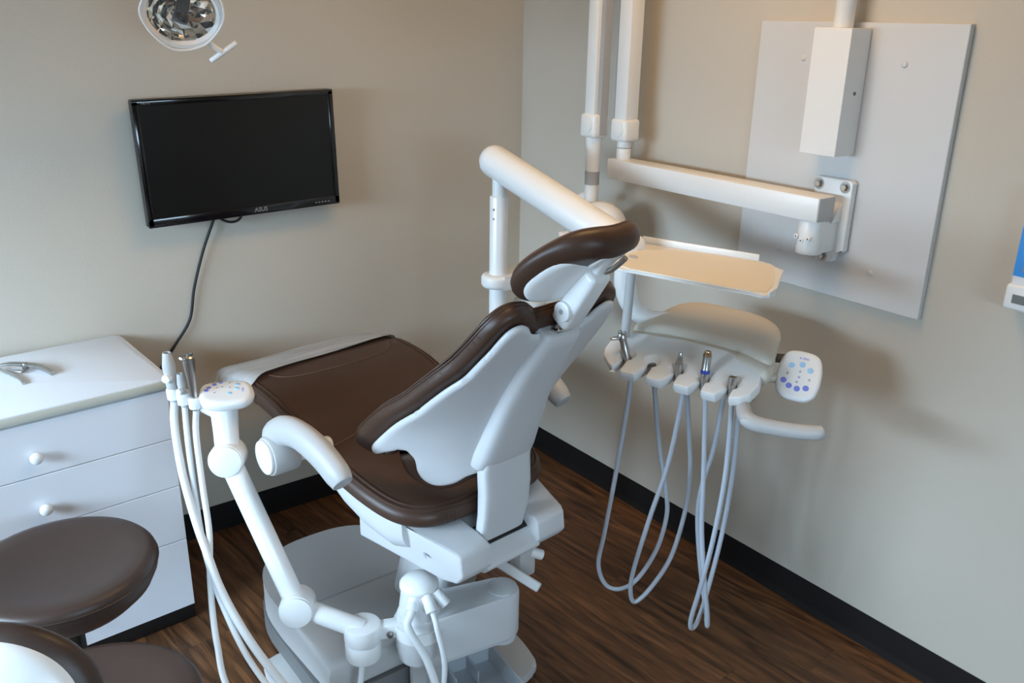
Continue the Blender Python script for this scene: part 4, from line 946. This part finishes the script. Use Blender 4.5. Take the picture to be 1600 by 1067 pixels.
# ------------------------------------------------------------------ operating light
def build_light():
    c = Vector((-1.482, -.475, 1.812))
    t = thing('operating_light', 'dental operating light with faceted reflector and T handle hanging near the ceiling', 'dental light', tuple(c))
    nz = Vector((-.10, -.80, -.45)).normalized()                 # faces the patient's head
    nx = Vector((.86, -.10, -.36)); nx = (nx-nz*nx.dot(nz)).normalized(); ny = nz.cross(nx)
    M = basis(c, nx, ny, nz)
    pt = lambda a, b, h: M @ Vector((a, b, h))
    # faceted dish
    bm = bmesh.new(); rings = []; ns = 16
    for k, (r, h) in enumerate(((.012, -.050), (.028, -.047), (.044, -.040), (.058, -.030), (.070, -.018), (.080, -.004))):
        ring = []
        for i in range(ns):
            a = 2*PI*i/ns; jx = 1+.03*((i*7+k*5) % 3-1)
            ring.append(bm.verts.new(M @ Vector((1.16*r*math.cos(a), .98*r*math.sin(a), h+.003*((i+k) % 2)))))
        rings.append(ring)
    for a, b in zip(rings, rings[1:]):
        for i in range(ns): bm.faces.new((a[i], a[(i+1) % ns], b[(i+1) % ns], b[i]))
    bm.faces.new(rings[0])
    obj('reflector', bm, 'reflector', t, True, smooth=0)
    sh = smooth2([(.098, -.01), (.095, .04), (.055, .085), (-.04, .09), (-.092, .05), (-.105, -.02), (-.06, -.07), (.01, -.098), (.075, -.065)], 5)
    obj('clear_shield', pad(sh, lambda a, b, h: pt(a, b, .012+h), .010, .002, .02, .02), 'clear_shield', t, True)
    obj('shield_rim', tube([pt(a, b, .010) for a, b in sh]+[pt(*sh[0], .010)], .0028, seg=8, smoothp=False), 'white_enamel', t, True)
    bo = [(0, -.075), (.05, -.072), (.085, -.045), (.098, -.008), (.100, .008), (.090, .008), (.084, -.004)]
    hb = lathe(bo, (0, 0, 0), (0, 0, 1), 36, 1.04, .92); hb.transform(M)
    obj('housing', hb, 'white_enamel', t, True, smooth=60)
    obj('bulb_shield', join(cyl(pt(.0, .040, -.035), pt(.0, -.008, .000), .0165, .003, 24), cyl(pt(.0, -.002, -.004), pt(-.002, -.020, .008), .0205, .003, 24)), 'black_plastic', t, True)
    st = obj('handle_stem', tube([pt(.085, -.045, -.004), pt(.105, -.058, -.002), pt(.135, -.066, .0)], .0075, seg=12), 'white_enamel', t, True)
    hd = (ny*.86+nx*.50).normalized(); e = pt(.138, -.067, .0)
    obj('handle_bar', cyl(e-hd*.042, e+hd*.046, .0075, .002, 16), 'white_enamel', st, True)
    e2 = pt(-.15, .075, .0)
    st2 = obj('handle_stem', tube([pt(-.09, .045, -.004), pt(-.11, .055, -.002), e2], .0075, seg=12), 'white_enamel', t, True)
    obj('handle_bar', cyl(e2-hd*.042, e2+hd*.046, .0075, .002, 16), 'white_enamel', st2, True)
    obj('yoke', tube([pt(.0, .06, -.06), pt(0, .10, -.08), pt(0, .16, -.07)], .012, seg=12), 'white_enamel', t, True)
    top = pt(0, .16, -.07)
    obj('drop_arm', cyl(top, (top.x, top.y, ROOM['h']-.03), .017, .002, 20), 'white_enamel', t, True)
    obj('ceiling_plate', cyl((top.x, top.y, ROOM['h']-.035), (top.x, top.y, ROOM['h']), .09, .004), 'white_enamel', t, True)
build_light()
